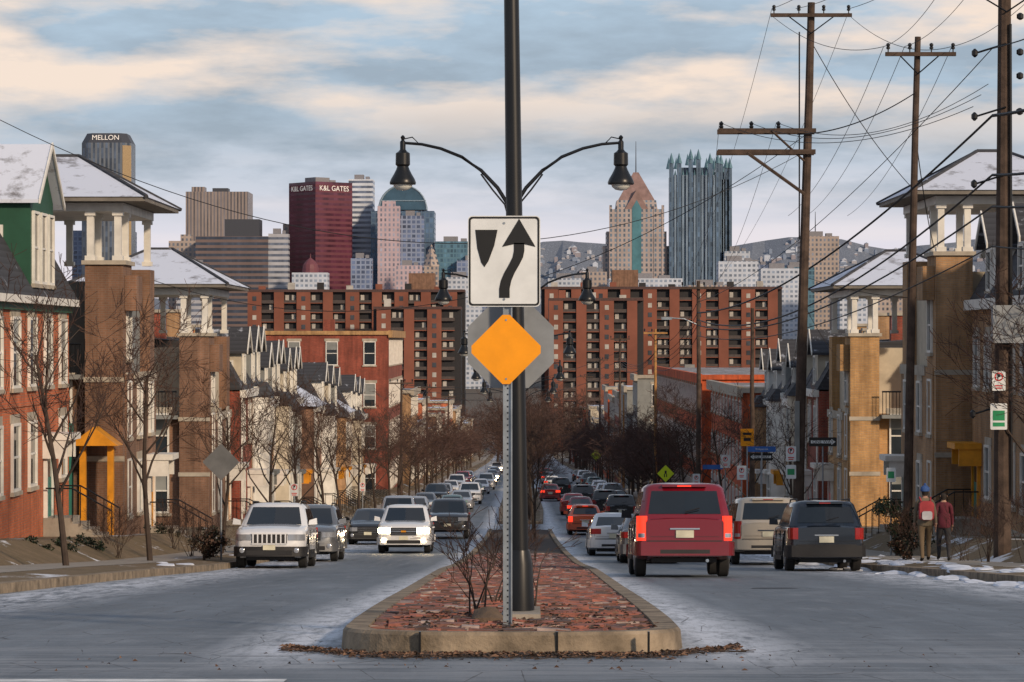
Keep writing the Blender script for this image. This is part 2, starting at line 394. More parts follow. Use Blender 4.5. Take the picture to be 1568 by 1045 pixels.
b=MB(); cols=[mat('dead_leaf_a',(.10,.055,.035),.9),mat('dead_leaf_b',(.19,.11,.07),.9),mat('dead_leaf_c',(.04,.03,.026),.9)]
for i in range(3900):
    t=R.random(); zo=.004; sz=1
    if t<.66:
        x=R.uniform(-1.9,1.75); ax=abs(x+.08)
        y=21.66-abs(R.gauss(0,.30)) if ax<1.1 else 21.7+ (ax-1.1)*1.6-abs(R.gauss(0,.3))
    elif t<.69:
        x=R.gauss(0,2); y=R.uniform(19.5,21.8); sz=.6
        if abs(x+.08)<1.5 and y>21.5: continue
    else:
        x=-.08+R.gauss(0,.6); y=22.3+abs(R.gauss(0,3.5)); zo=.165
        if abs(x)>1.1: continue
    s=R.uniform(.010,.042)*sz; a=R.uniform(0,6.3); z0=G(y)+zo+R.uniform(.002,.022)
    b.add([(x+s*math.cos(a),y+s*math.sin(a),z0),(x-s*.5*math.sin(a),y+s*.5*math.cos(a),z0+R.uniform(0,.02)),(x-s*math.cos(a),y-s*math.sin(a),z0),(x+s*.5*math.sin(a),y-s*.5*math.cos(a),z0+R.uniform(0,.012))],[(0,1,2,3)],R.choice(cols))
for i in range(90):
    x=R.uniform(-1.9,1.7); y=21.45-abs(R.gauss(0,.2)) if abs(x)<1.2 else 21.9; a=R.uniform(-.7,.7); l=R.uniform(.06,.2); z0=G(y)+.012
    b.tube([(x,y,z0),(x+l*math.cos(a),y+l*math.sin(a),z0+.01)],.004,cols[2],3,False)
b.obj('leaf_litter')
b=MB(); M_sn=mat('old_snow',(.66,.70,.78),.8,var=.25,ns=5)
def lump(b,x,y,z,rx,ry,rz,m,sd=0):
    rr=random.Random(sd); n=9; vs=[(x,y,z+rz)];fs=[]
    for j in (1,2,3):
        for k in range(n):
            a=2*math.pi*k/n; q=math.sin(j*math.pi/6)*rr.uniform(.75,1.15)
            vs.append((x+rx*q*math.cos(a),y+ry*q*math.sin(a),z+rz*math.cos(j*math.pi/6)*rr.uniform(.7,1.1)-(.05 if j==3 else 0)))
    for k in range(n): fs.append((0,1+k,1+(k+1)%n))
    for j in (0,1):
        for k in range(n): a=1+j*n+k; c_=1+j*n+(k+1)%n; fs.append((a,a+n,c_+n,c_))
    b.add(vs,fs,m)
for i in range(150):
    y=R.uniform(45,110); x=XR+.3+R.random()**1.5*3 if i%3 else XR-.1-R.random()*.35
    lump(b,x,y,G(y)+(.17 if x>XR else 0),R.uniform(.1,.4),R.uniform(.2,1.2),R.uniform(.02,.07),M_sn,i)
for i in range(40):
    y=R.uniform(60,160); x=XL-.2-R.random()*2
    lump(b,x,y,G(y)+.17,R.uniform(.1,.3),R.uniform(.2,.8),R.uniform(.02,.06),M_sn,i)
b.obj('snow_patches',smooth=True)

# ---------------------------------------------------------------- bare trees
def tree_mb(seed,h,r0,lv=4,spread=.6,minr=.006,n1=9,stems=1,droop=0,trunk=.3,kk=(3,5),tw=None):
    rr=random.Random(seed); b=MB(); tw=tw or M_twig
    def grow(p,d,ln,r,l):
        n=4 if l<2 else 3; pts=[p]; dd=d.copy(); rs=[r]
        for i in range(n):
            dd=(dd+Vector((rr.gauss(0,.12),rr.gauss(0,.12),rr.gauss(0,.08)+.05-droop*l*.05))*(.5 if l==0 else 1)).normalized()
            pts.append(pts[-1]+dd*ln/n); rs.append(max(minr,r*(1-.75*(i+1)/n)) if l else r*(1-.6*(i+1)/n))
        b.tube(pts,rs,M_bark if l<2 else tw,seg=7 if l==0 else (5 if l==1 else 3),cap=False)
        if l>=lv: return
        k=n1 if l==0 else rr.randint(*kk)
        for i in range(k):
            t=trunk+(1-trunk)*(i+.7)/k if l==0 else rr.uniform(.25,1)
            q=t*n; j=min(int(q),n-1); pp=pts[j].lerp(pts[j+1],q-j); rad=max(minr,rs[j]*(1-(q-j))+rs[j+1]*(q-j))
            ax=Vector((rr.gauss(0,1),rr.gauss(0,1),rr.gauss(0,.6))).normalized()
            if l==0: a=i*2.4+rr.uniform(-.4,.4); ax=Vector((math.cos(a),math.sin(a),0))
            base=(pts[j+1]-pts[j]).normalized(); nd=(base*(1-spread*.5)+ax*spread*(1.1-.35*t if l==0 else 1)).normalized()
            grow(pp,nd,ln*(rr.uniform(.45,.62)*(1.15-.5*t) if l==0 else rr.uniform(.45,.7)),max(minr,rad*.62),l+1)
    for s in range(stems):
        a=rr.uniform(0,6.3); d=Vector((math.cos(a)*.35,math.sin(a)*.35,1)).normalized() if stems>1 else Vector((0,0,1))
        grow(Vector((rr.gauss(0,.12),rr.gauss(0,.12),-.05)) if stems>1 else Vector((0,0,-.1)),d,h*rr.uniform(.7,1) if stems>1 else h*.8,r0,0 if stems==1 else 1)
    return b
TM=[tree_mb(10+i,6.5,.085,4,.62,.007,9,kk=(3,5)).mesh('bare_tree_mesh') for i in range(4)]
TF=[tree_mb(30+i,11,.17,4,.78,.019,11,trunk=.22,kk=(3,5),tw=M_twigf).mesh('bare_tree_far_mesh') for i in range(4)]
SH=[tree_mb(50+i,1.5,.014,4,.5,.004,stems=9,kk=(2,4)).mesh('bare_shrub_mesh') for i in range(3)]
SM=[tree_mb(60+i,1.5,.022,4,.5,.006,stems=5,kk=(2,3)).mesh('twig_shrub_mesh') for i in range(3)]
def inst(name,me,x,y,z,s,rot=None,parent=None,sz=None):
    o=bpy.data.objects.new(name,me); sc.collection.objects.link(o); o.location=(x,y,z); o.scale=(s,s,sz or s); o.rotation_euler=(0,0,R.uniform(0,6.3) if rot is None else rot)
    if parent: o.parent=parent
    return o
for x,y,s in ((-9.6,60,.9),(-9.6,73.5,.95),(-9.4,89,.85),(-9.3,104,.9),(-9.3,118,.9),(-9.3,133,.95),(-9.3,148,.95),(-9.3,164,1),(-9.3,182,1),(-9.3,200,1.05)):
    inst('bare_tree',R.choice(TM),x,y,G(y)+.15,s)
for x,y,s in ((12.6,66,1.1),(13.4,72,1.05),(13.0,61,1.0),(11.1,116,.85),(10.2,128,.95),(10.4,146,1),(10.2,162,1.05),(10.2,178,1.1),(10.2,194,1.1)):
    inst('bare_tree',R.choice(TM),x,y,G(y)+.15,s)
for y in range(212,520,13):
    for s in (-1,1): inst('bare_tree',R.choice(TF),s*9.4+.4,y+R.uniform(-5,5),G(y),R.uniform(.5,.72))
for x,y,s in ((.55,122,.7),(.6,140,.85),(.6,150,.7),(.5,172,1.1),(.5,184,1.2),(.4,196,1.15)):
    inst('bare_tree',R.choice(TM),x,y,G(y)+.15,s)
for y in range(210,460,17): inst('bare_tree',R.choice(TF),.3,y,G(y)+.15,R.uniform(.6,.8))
for x,y,s in ((-.42,25.2,.52),(.16,25.9,.5),(-.3,29.5,.5)):
    inst('bare_shrub',R.choice(SM),x,y,G(y)+.15,s)
for x,y,s in ((-.6,60,.4),(.4,78,.45),(-.3,92,.5),(.2,104,.6),(-.2,116,.7),(.2,134,.8)):
    inst('bare_shrub',R.choice(SM),x,y,G(y)+.15,s)
for x,y,s in ((-9.2,79,.7),(-8.9,84,.6),(-10.8,76,.7),(-11.6,80,.8),(-11,90,.9),(-9,96,.7),(10.8,66,.8),(11.4,64,.9),(12,61,.9),(10.9,70,.7),(12.9,63,1.0),(13,78,.9),(11,82,.8),(10.1,92,.6)):
    inst('bare_shrub',R.choice(SH),x,y,G(y)+.3,s)
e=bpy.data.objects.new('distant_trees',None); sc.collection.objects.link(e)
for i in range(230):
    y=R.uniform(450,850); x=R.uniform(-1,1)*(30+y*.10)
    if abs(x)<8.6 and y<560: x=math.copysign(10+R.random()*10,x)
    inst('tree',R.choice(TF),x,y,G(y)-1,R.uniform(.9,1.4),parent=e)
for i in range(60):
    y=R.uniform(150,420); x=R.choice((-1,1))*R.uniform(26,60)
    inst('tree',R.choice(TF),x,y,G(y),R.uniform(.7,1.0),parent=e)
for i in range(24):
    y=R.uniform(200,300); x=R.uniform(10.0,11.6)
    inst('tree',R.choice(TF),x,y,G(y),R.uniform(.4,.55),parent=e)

def bush(name,x,y,w,h,cols,n=2600):
    b=MB(); z0=G(y)+.25; cl=[(R.gauss(0,.33)*w,R.gauss(0,.3)*w,R.uniform(.1,.85)*h,R.uniform(.15,.3)*w) for _ in range(16)]
    b.tube([(x,y,z0-.2),(x,y,z0+h*.6)],[.05,.02],M_bark)
    for i in range(n):
        cx,cy,cz,r=R.choice(cl)
        d=Vector((R.gauss(0,1),R.gauss(0,1),R.gauss(0,1))).normalized()*r*R.random()**.4
        p=Vector((x+cx,y+cy,z0+cz))+d
        if p.z<z0-.2: continue
        u=Vector((R.gauss(0,1),R.gauss(0,1),R.gauss(0,1))).normalized(); v=u.cross(Vector((R.random(),R.random(),1))).normalized(); s=R.uniform(.025,.06)
        b.add([p-u*s,p+v*s*.5,p+u*s,p-v*s*.5],[(0,1,2,3)],R.choice(cols))
    b.obj(name)
gcols=[mat('leaf_dark',(.018,.035,.022),.6),mat('leaf_mid',(.035,.055,.03),.6),mat('leaf_black',(.01,.018,.012),.7)]
bcols=[mat('leaf_brown',(.09,.05,.035),.8),mat('leaf_dkbrown',(.05,.03,.022),.8),gcols[2]]
bush('evergreen_bush',11.0,83.5,1.1,1.7,gcols,4200); bush('evergreen_bush',9.9,97,.8,1.2,gcols)
for x,y,w_,h_,c_ in ((-11.9,69,.7,.6,gcols),(-11.7,72,.7,.55,gcols),(-11.8,76,.8,.6,gcols),(-8.6,77,.7,.75,bcols),(-8.9,82,.8,.8,bcols),(-12.3,97,.7,.9,gcols),(-12.2,108,.8,.7,gcols),(-9.2,122,.8,1,bcols),(-9,137,.9,1.2,gcols),(11.3,60,.6,.8,bcols),(12.4,66,.8,1,bcols),(10.2,76,.5,.7,bcols)):
    bush('hedge_bush',x,y,w_,h_,c_,1300)

# ---------------------------------------------------------------- houses
def window(m,o,u,n,uc,z0,w,h,glass=None,trim=None,lintel=None,bars=True):
    o=Vector(o);u=Vector(u);n=Vector(n); trim=trim or M_white
    def bx(part,a0,a1,c0,c1,n0,n1,mt):
        p=[o+u*a+n*k for a,k in ((a0,n0),(a1,n0),(a1,n1),(a0,n1))]
        m[part].hexa([(q.x,q.y,c0) for q in p],[(q.x,q.y,c1) for q in p],mt)
    a,b_=uc-w/2,uc+w/2; z1=z0+h; t=.08
    g=glass or R.choice((M_glass,M_glass,M_curt))
    bx('windows',a+t,b_-t,z0+t,z1-t,.004,.02,M_glass)
    if g is M_curt: bx('windows',a+t+.02,b_-t-.02,z0+h*R.choice((.3,.5,.65)),z1-t,.021,.026,M_curt)
    bx('trim',a,a+t,z0,z1,.003,.09,trim); bx('trim',b_-t,b_,z0,z1,.003,.09,trim)
    bx('trim',a+t,b_-t,z0,z0+t,.003,.085,trim); bx('trim',a+t,b_-t,z1-t,z1,.003,.085,trim)
    if bars: bx('trim',a+t,b_-t,z0+h*.5-.03,z0+h*.5+.03,.003,.06,trim)
    bx('trim',a-.1,b_+.1,z0-.12,z0-.002,.003,.12,M_stone)
    if lintel: bx('trim',a-.12,b_+.12,z1+.002,z1+.25,.003,.04,lintel)
def door(m,o,u,n,uc,z0,w,h,mt,hood=M_white):
    o=Vector(o);u=Vector(u);n=Vector(n)
    def bx(part,a0,a1,c0,c1,n0,n1,mm):
        p=[o+u*a+n*k for a,k in ((a0,n0),(a1,n0),(a1,n1),(a0,n1))]
        m[part].hexa([(q.x,q.y,c0) for q in p],[(q.x,q.y,c1) for q in p],mm)
    a,b_=uc-w/2,uc+w/2
    bx('door',a,b_,z0,z0+h,.003,.05,mt); bx('trim',a-.14,a-.002,z0,z0+h+.15,.003,.12,hood); bx('trim',b_+.002,b_+.14,z0,z0+h+.15,.003,.12,hood)
    bx('trim',a-.35,b_+.35,z0+h+.16,z0+h+.36,.003,.9,hood); bx('windows',a+.12,b_-.12,z0+h*.55,z0+h*.9,.052,.06,M_glass)
    bx('trim',a-.3,a-.2,z0+h-.4,z0+h+.158,.003,.75,hood); bx('trim',b_+.2,b_+.3,z0+h-.4,z0+h+.158,.003,.75,hood)
def stoop(m,side,xf,yc,zb,n=5,wid=1.5):
    st=m['steps']; s=-side
    for i in range(n):
        st.box(xf+s*.01,xf+s*(.9+.3*(n-1-i)),yc-wid/2,yc+wid/2,(zb-1.2 if i==0 else zb-.17*(n-i)+.002)-.0,zb-.17*(n-1-i),M_conc)
    for yy in (yc-wid/2-.06,yc+wid/2+.06):
        x0=xf+s*.9; x1=xf+s*(.9+.3*(n-1)); z1=zb-.17*(n-1)
        st.tube([(xf+s*.1,yy,zb+.9),(x0,yy,zb+.9),(x1,yy,z1+.9)],.025,M_black)
        for k in range(6):
            t=k/5; xx=x0+(x1-x0)*t; zz=zb+(z1-zb)*t; st.tube([(xx,yy,zz-.1),(xx,yy,zz+.9)],.014,M_black,4)
        st.tube([(xf+s*.35,yy,zb),(xf+s*.35,yy,zb+.9)],.014,M_black,4)
def gable_dormer(m,side,xf,y0,y1,z0,zw,za,mt,inn=3.0,roof=None):
    s=side; d=m['dormer']; xi=xf+s*inn; ym=(y0+y1)/2
    d.box(xf,xi,y0,y1,z0,zw,mt)
    d.prism([(xf,y0,zw+.002),(xf,y1,zw+.002),(xf,ym,za)],(s*inn,0,0),mt)
    r=m['roof']; o=.28; rf=roof or M_snow; h=za-zw; k=h/((y1-y0)/2)
    for sy,ya in ((-1,y0),(1,y1)):
        a=(xf-s*o,ym,za+.05);b_=(xf-s*o,ya+sy*o,zw-k*o+.05)
        r.prism([a,b_,(xi,ya+sy*o,zw-k*o+.05),(xi,ym,za+.05)],(0,0,.1),rf)
        m['trim'].prism([(xf-s*(o+.01),ym,za+.03),(xf-s*(o+.01),ya+sy*o,zw-k*o+.03)]+[(xf-s*(o+.01),ya+sy*o,zw-k*o+.2),(xf-s*(o+.01),ym,za+.2)],(-s*.05,0,0),M_white)
    wz=z0+(zw-z0)*.12; n=max(1,int((y1-y0)/1.1))
    for i in range(n):
        window(m,(xf,y0,0),(0,1,0),(-s,0,0),(i+.5)*(y1-y0)/n,wz,min(.95,(y1-y0)/n*.85),(zw-z0)*.75,glass=M_glass)
    window(m,(xf,y0,0),(1*s,0,0),(0,-1,0),inn*.3,wz,.6 if inn<4 else 1.1,(zw-z0)*.6,glass=M_glass)
def row_house(name,side,xf,y0,y1,wall,heave=6.6,dm=M_white,dep=9,doorm=None,dorms=1,hip=False,roof=None,floors=2,zoff=.85,bay=None):
    m=Model(name); ym=(y0+y1)/2; zb=G(ym)+zoff; ze=zb+heave; s=side; xb=xf+s*dep; roof=roof or M_slate2
    m['walls'].box(xf,xb,y0,y1,zb-2.5,ze,wall)
    m['trim'].box(xf-s*.3,xf-s*.003,y0+.02,y1-.02,ze-.28,ze+.06,M_white)
    m['trim'].box(xf-s*.05,xf-s*.004,y0+.02,y1-.02,zb-.15,zb+.05,M_stone)
    m['downpipe'].tube([(xf-s*.08,y0+.12,zb-.6),(xf-s*.08,y0+.12,ze-.3)],.05,M_white,5)
    o=(xf,y0,0);u=(0,1,0);n=(-s,0,0); W=y1-y0; nb=max(2,int(W/2.1)); fh=heave/floors
    if bay:
        bm=bay; bw=W*.46; B_=m['bay']; xo=xf-s*.75
        B_.prism([(xf-s*.004,y0+.3,zb-.5),(xo,y0+.75,zb-.5),(xo,y0+bw,zb-.5),(xf-s*.004,y0+bw+.45,zb-.5)],(0,0,heave+.1),bm)
        m['roof'].hexa([(xf-s*.005,y0+.1,ze-.38),(xo-s*.2,y0+.6,ze-.38),(xo-s*.2,y0+bw+.15,ze-.38),(xf-s*.005,y0+bw+.65,ze-.38)],[(xf-s*.31,y0+.5,ze+.25),(xf-s*.5,y0+.8,ze+.25),(xf-s*.5,y0+bw-.1,ze+.25),(xf-s*.31,y0+bw+.2,ze+.25)],roof)
        for f in range(floors): window(m,(xo,y0,0),u,n,(.75+bw)/2,zb+f*fh+.7,bw-.95,min(1.75,fh-1.2))
    for f in range(floors):
        for i in range(nb):
            uc=(i+.5)*W/nb
            if bay and uc<W*.6: continue
            if f==0 and i==nb-1:
                door(m,o,u,n,uc,zb,1.0,2.15,doorm or M_teal,R.choice((M_white,M_white,M_yell,M_grey))); stoop(m,side,xf,y0+uc,zb)
            else: window(m,o,u,n,uc,zb+f*fh+.75,1.0,min(1.75,fh-1.2),lintel=M_stone)
    for f in range(floors):
        for k in (1.8,4.6): window(m,(xf,y0,0),(s,0,0),(0,-1,0),k,zb+f*fh+.8,.9,1.55,lintel=M_stone)
    zr=ze+2.2; sl=1.1
    if hip:
        a=[(xf-s*.4,y0-.4),(xf-s*.4,y1+.4),(xb+s*.3,y1+.4),(xb+s*.3,y0-.4)]; cx=(xf+xb)/2
        vs=[(p[0],p[1],ze+.07) for p in a]+[(cx-s*1.2,ym,zr+.3),(cx+s*1.2,ym,zr+.3)]
        m['roof'].add(vs,[(0,1,4),(1,2,5,4),(2,3,5),(3,0,4,5),(0,3,2,1)],M_snow)
    else:
        vs=[(xf-s*.1,y0,ze+.07),(xf-s*.1,y1,ze+.07),(xf+s*sl,y1,zr),(xf+s*sl,y0,zr),(xb,y0,zr+.5),(xb,y1,zr+.5),(xb,y0,ze+.07),(xb,y1,ze+.07)]
        m['roof'].add(vs,[(0,1,2,3),(3,2,5,4),(4,5,7,6),(0,3,4,6),(1,7,5,2)],roof)
        for i in range(dorms):
            c=y0+(i+.5)*W/dorms; gable_dormer(m,side,xf+s*.12,c-.95,c+.95,ze+.1,ze+1.9,ze+2.75,dm,2.2,roof)
    m['chimney'].box(xf+s*4,xf+s*4.8,y1-.75,y1-.05,ze,zr+1.4,wall if wall is not M_white else M_red); m['chimney'].box(xf+s*3.9,xf+s*4.9,y1-.85,y1+.02,zr+1.402,zr+1.55,M_stone)
    return m
def tower_house(name,side,xf,y0,y1,zt,wall,siding,doorc=None):
    m=Model(name); s=side; zb=G((y0+y1)/2)+.85; fh=(zt-1.2-zb)/3
    W=m['walls']; W.box(xf,xf+s*10,y0,y1,zb-3,zb+2*fh+.2,wall)
    W.box(xf+s*.05,xf+s*1.3,y0-.45,y0+1.6,zb-3,zt,wall)
    W.box(xf+s*3.2,xf+s*10,y0+.05,y1-.05,zb+2*fh+.202,zt-1.2,siding)
    W.box(xf+s*.05,xf+s*1.3,y1-1.2,y1,zb+2*fh+.2,zt,wall)
    W.box(xf+s*.4,xf+s*3.19,y0+1.6,y1-.1,zb+2*fh+.202,zt-.5,siding)
    m['trim'].box(xf-s*.05,xf+s*1.4,y0-.55,y0+1.7,zt+.002,zt+.14,M_stone)
    m['trim'].box(xf-s*.05,xf-s*.003,y0+1.7,y1,zb+2*fh-.1,zb+2*fh+.25,M_stone)
    for k in (1,2): m['trim'].box(xf-s*.0,xf+s*1.34,y0-.49,y0-.452,zb+k*fh-.05,zb+k*fh+.12,M_stone)
    r=m['roof']; r.add([(xf+s*3.1,y0-.1,zt-1.2),(xf+s*10,y0-.1,zt-1.2),(xf+s*10,y0+1.8,zt+.9),(xf+s*4.0,y0+1.8,zt+.9),(xf+s*3.1,y1,zt-1.2),(xf+s*10,y1,zt-1.2),(xf+s*10,y1-1,zt+.9),(xf+s*4.0,y1-1,zt+.9)],
        [(0,1,2,3),(4,7,6,5),(0,3,7,4),(3,2,6,7),(1,5,6,2)],M_slate)
    ph=1.75; P=m['pavilion']
    for a in (.25,1.15,3.0,4.6):
        for yy in (y0-.2,y0+1.5,y1-.4):
            P.box(xf+s*(a-.11),xf+s*(a+.11),yy-.11,yy+.11,zt+.14,zt+ph,M_white)
            P.box(xf+s*(a-.17),xf+s*(a+.17),yy-.17,yy+.17,zt+.145,zt+.3,M_white)
            P.box(xf+s*(a-.17),xf+s*(a+.17),yy-.17,yy+.17,zt+ph-.14,zt+ph-.002,M_white)
    P.box(xf+s*.05,xf+s*4.9,y0-.4,y1-.2,zt+ph,zt+ph+.28,M_white)
    a=[(xf-s*.75,y0-1.1),(xf-s*.75,y1+.5),(xf+s*5.9,y1+.5),(xf+s*5.9,y0-1.1)]; z0=zt+ph+.3
    b0=[(p[0],p[1],z0) for p in a]; b1=[(p[0],p[1],z0+.14) for p in a]; P.hexa(b0,b1,mat('eave_fascia',(.17,.155,.135),.7))
    cx,cy=xf+s*2.6,(y0+y1)/2-.3
    vs=[(p[0]-(.06*s if i<2 else -.06*s),p[1]+(-.06 if i in(0,3) else .06),z0+.142) for i,p in enumerate(a)]+[(cx-s*.5,cy,z0+1.75),(cx+s*.5,cy,z0+1.75)]
    r.add([tuple(v) for v in vs],[(0,1,4),(1,2,5,4),(2,3,5),(3,0,4,5),(0,3,2,1)],M_snow)
    r.tube([vs[0],vs[4]],.08,M_slate2,5); r.tube([vs[1],vs[4]],.08,M_slate2,5); r.tube([vs[4],vs[5]],.09,M_slate2,5); r.tube([vs[3],vs[5]],.08,M_slate2,5)
    zb3=zb+2*fh+.2; bl=m['balcony']
    bl.box(xf+s*1.35,xf+s*3.6,y0-1.0,y0-.003,zb3-.15,zb3,M_grey)
    bl.tube([(xf+s*1.35,y0-.95,zb3+1.0),(xf+s*3.6,y0-.95,zb3+1.0)],.035,M_black,4)
    for k in range(16): xx=xf+s*(1.38+k*.146); bl.tube([(xx,y0-.95,zb3),(xx,y0-.95,zb3+1)],.016,M_black,4)
    for f in range(2):
        window(m,(xf,y0,0),(s,0,0),(0,-1,0),2.35,zb+f*fh+.7,1.15,1.9,glass=M_curt,lintel=M_stone)
        window(m,(xf,y0,0),(s,0,0),(0,-1,0),5.2,zb+f*fh+.7,1.0,1.8,lintel=M_stone)
    window(m,(xf,y0+.05,0),(s,0,0),(0,-1,0),5.2,zb3+.6,1.0,1.4)
    Wd=y1-y0
    for f in range(3):
        window(m,(xf+s*.05,y0,0),(0,1,0),(-s,0,0),.7,zb+f*fh+.7,.9,1.9,lintel=M_stone)
        if f<2:
            window(m,(xf,y0,0),(0,1,0),(-s,0,0),3.0,zb+f*fh+.7,.95,1.8,lintel=M_stone)
            if f: window(m,(xf,y0,0),(0,1,0),(-s,0,0),Wd-1.6,zb+f*fh+.7,.95,1.8,lintel=M_stone)
    door(m,(xf,y0,0),(0,1,0),(-s,0,0),Wd-1.6,zb,1.05,2.2,doorc or M_yell); stoop(m,side,xf,y0+Wd-1.6,zb,5)
    m['trim'].box(xf-s*.35,xf+s*.04,y0-.1,y0+1.3,zt-1.5,zt-.35,wall)
    return m
def near_house(y0,y1,wall,dd,doorc,pier=None):
    m=Model('brick_house'); xf=-14.5; s=-1; zb=G(80)+.95; ze=1.25
    m['walls'].box(xf,xf-9,y0,y1,zb-3,ze,wall)
    m['trim'].box(xf+.35,xf+.003,y0,y1,ze-.16,ze+.06,M_white); m['trim'].box(xf+.12,xf+.003,y0,y1,ze-.36,ze-.162,M_green)
    m['roof'].add([(xf+.3,y0,ze+.065),(xf+.3,y1,ze+.065),(xf-1.6,y1,ze+3.4),(xf-1.6,y0,ze+3.4),(xf-9,y0,ze+4.2),(xf-9,y1,ze+4.2),(xf-9,y1,ze),(xf-9,y0,ze)],[(0,1,2,3),(3,2,5,4),(1,6,5,2),(0,3,4,7)],M_slate2)
    n=int((y1-y0)/2.45)
    for i in range(n):
        uc=(i+.5)*(y1-y0)/n
        window(m,(xf,y0,0),(0,1,0),(1,0,0),uc,-1.35,1.3,2.05,glass=M_curt if i%3==1 else M_glass,lintel=M_stone)
        if i%4==3: door(m,(xf,y0,0),(0,1,0),(1,0,0),uc,zb,1.05,2.2,doorc); stoop(m,-1,xf,y0+uc,zb,5)
        else: window(m,(xf,y0,0),(0,1,0),(1,0,0),uc,-4.3,1.25,1.95,glass=M_glass,lintel=M_stone)
    m['downpipe'].tube([(xf+.09,y0+.3,zb-.5),(xf+.09,y0+.3,ze-.2)],.055,M_white,6)
    m['trim'].box(xf+.05,xf+.004,y0+.01,y1-.01,-1.9,-1.78,wall)
    for a in dd: gable_dormer(m,-1,xf+.12,a-2.0,a+2.0,ze+.1,4.2,5.75,M_green,4.5,M_snow)
    m.build()
near_house(58,77,M_red,(70,),M_yell); near_house(77.05,91,M_orange,(85.2,),M_teal)
m=Model('entrance_porch'); z0=G(91)+.9
m['posts'].box(-13.4,-13.2,91.9,92.1,z0-.5,z0+2.7,M_yell); m['posts'].box(-14.3,-14.1,91.9,92.1,z0-.5,z0+2.7,M_yell)
m['roof'].prism([(-14.6,91.5,z0+2.702),(-13.0,91.5,z0+2.702),(-13.8,91.5,z0+3.3)],(0,1.2,0),M_yell); m['wall'].box(-17,-14.6,92.2,92.6,z0-1,z0+3.4,M_teal); m.build()
tower_house('brick_townhouse',-1,-13,93.5,101,2.5,M_brown,M_grey).build()
tower_house('brick_townhouse',-1,-13.1,120,128,.2,M_brown,M_cream).build()
tower_house('brick_townhouse',1,14,97,105,2.9,M_tan,M_cream,M_teal).build()
tower_house('brick_townhouse',1,14.1,123,131,.2,M_gold,M_cream,M_signr).build()
m=row_house('brick_house',1,15.2,78,96,M_tan,7.2,M_white,dorms=3); m.build()
cs=[M_red,M_tan,M_orange,M_gold,M_red,M_orange]; bs=[None,M_white,None,M_cream,M_grey,None]
y=128.1
for i in range(6):
    row_house('row_house',-1,-12.7,y,y+5.6,cs[i],6.2+(.0,.35,-.2,.2,0,.3)[i],R.choice((M_white,M_grey,M_cream)),doorm=R.choice((M_teal,M_signr,M_yell)),dorms=2 if i%2 else 1,zoff=.7,bay=bs[i]).build(); y+=5.65
y=172
cs=[M_brown,M_orange,M_tan,M_red,M_tan,M_orange,M_red,M_gold]
for i in range(8):
    row_house('row_house',-1,-12.6,y,y+6.2,cs[i],6.4,R.choice((M_white,M_grey,M_cream)),hip=(i in(0,4)),dorms=1,zoff=.7,bay=(None,M_white,None,M_tan,None,M_cream,None,None)[i]).build(); y+=6.25 if i!=3 else 12
y=134; cs=[M_red,M_tan,M_cream,M_gold,M_red,M_tan]
for i in range(6):
    row_house('row_house',1,14.0,y,y+5.4,cs[i],6.4+(0,.3,-.2,.3,0,.2)[i],R.choice((M_white,M_grey,M_cream)),doorm=R.choice((M_teal,M_signr)),dorms=1,zoff=.7,roof=M_slate2,bay=(None,M_cream,None,M_white,None,M_tan)[i]).build(); y+=5.45
def block(name,side,xf,y0,y1,h,wall,dep=14,floors=3,corn=M_stone,zoff=.3,top=None,rf=None):
    m=Model(name); s=side; zb=G((y0+y1)/2)+zoff; zt=zb+h if top is None else top; xb=xf+s*dep
    m['walls'].box(xf,xb,y0,y1,zb-4,zt,wall)
    m['cornice'].box(xf-s*.35,xf-s*.003,y0-.2,y1+.2,zt-.35,zt+.3,corn); m['cornice'].box(xf+s*.0,xb,y0-.2,y0-.003,zt-.1,zt+.25,corn)
    m['roof'].box(xf+s*.003,xb-s*.1,y0+.1,y1-.1,zt+.003,zt+.1,rf or M_gravel)
    m['roof'].box(xf+s*5,xf+s*6,y0+2,y0+3,zt+.1,zt+1.3,wall)
    fh=(zt-zb)/floors; n=max(2,int((y1-y0)/2.6)); n2=max(2,int(dep/3.2))
    for f in range(floors):
        for i in range(n): window(m,(xf,y0,0),(0,1,0),(-s,0,0),(i+.5)*(y1-y0)/n,zb+f*fh+.9,1.1,fh-1.5,lintel=M_stone)
        for i in range(n2): window(m,(xf,y0,0),(s,0,0),(0,-1,0),(i+.5)*dep/n2,zb+f*fh+.9,1.1,fh-1.6,lintel=M_stone)
    return m
block('brick_apartment_building',-1,-12.0,256,285,15,M_red,17,4,corn=M_gold).build()
block('painted_brick_building',1,13.2,170,198,0,M_paint,11,3,top=-3.0).build()
block('painted_brick_building',1,12.6,199,268,0,M_paint,11,3,top=-2.6,corn=M_paint).build()
y=292
while y<700:
    for s in (-1,1):
        l=R.uniform(9,20); hh=R.uniform(6,12)
        block(R.choice(('brick_shop','brick_building')),s,s*R.uniform(11.2,12.3),y,y+l,hh,R.choice((M_red,M_tan,M_orange,M_cream,M_brown,M_grey,M_paint)),12,2 if hh<9 else 3,rf=R.choice((M_gravel,M_snow))).build()
    y+=R.uniform(18,22)
for i in range(26):
    s=R.choice((-1,1)); y=R.uniform(190,620); x=s*R.uniform(28,34+y*.09)
    block('brick_building',s,x,y,y+R.uniform(8,14),R.uniform(7,11),R.choice((M_red,M_tan,M_brown,M_orange,M_cream,M_grey)),R.uniform(8,16),3).build()

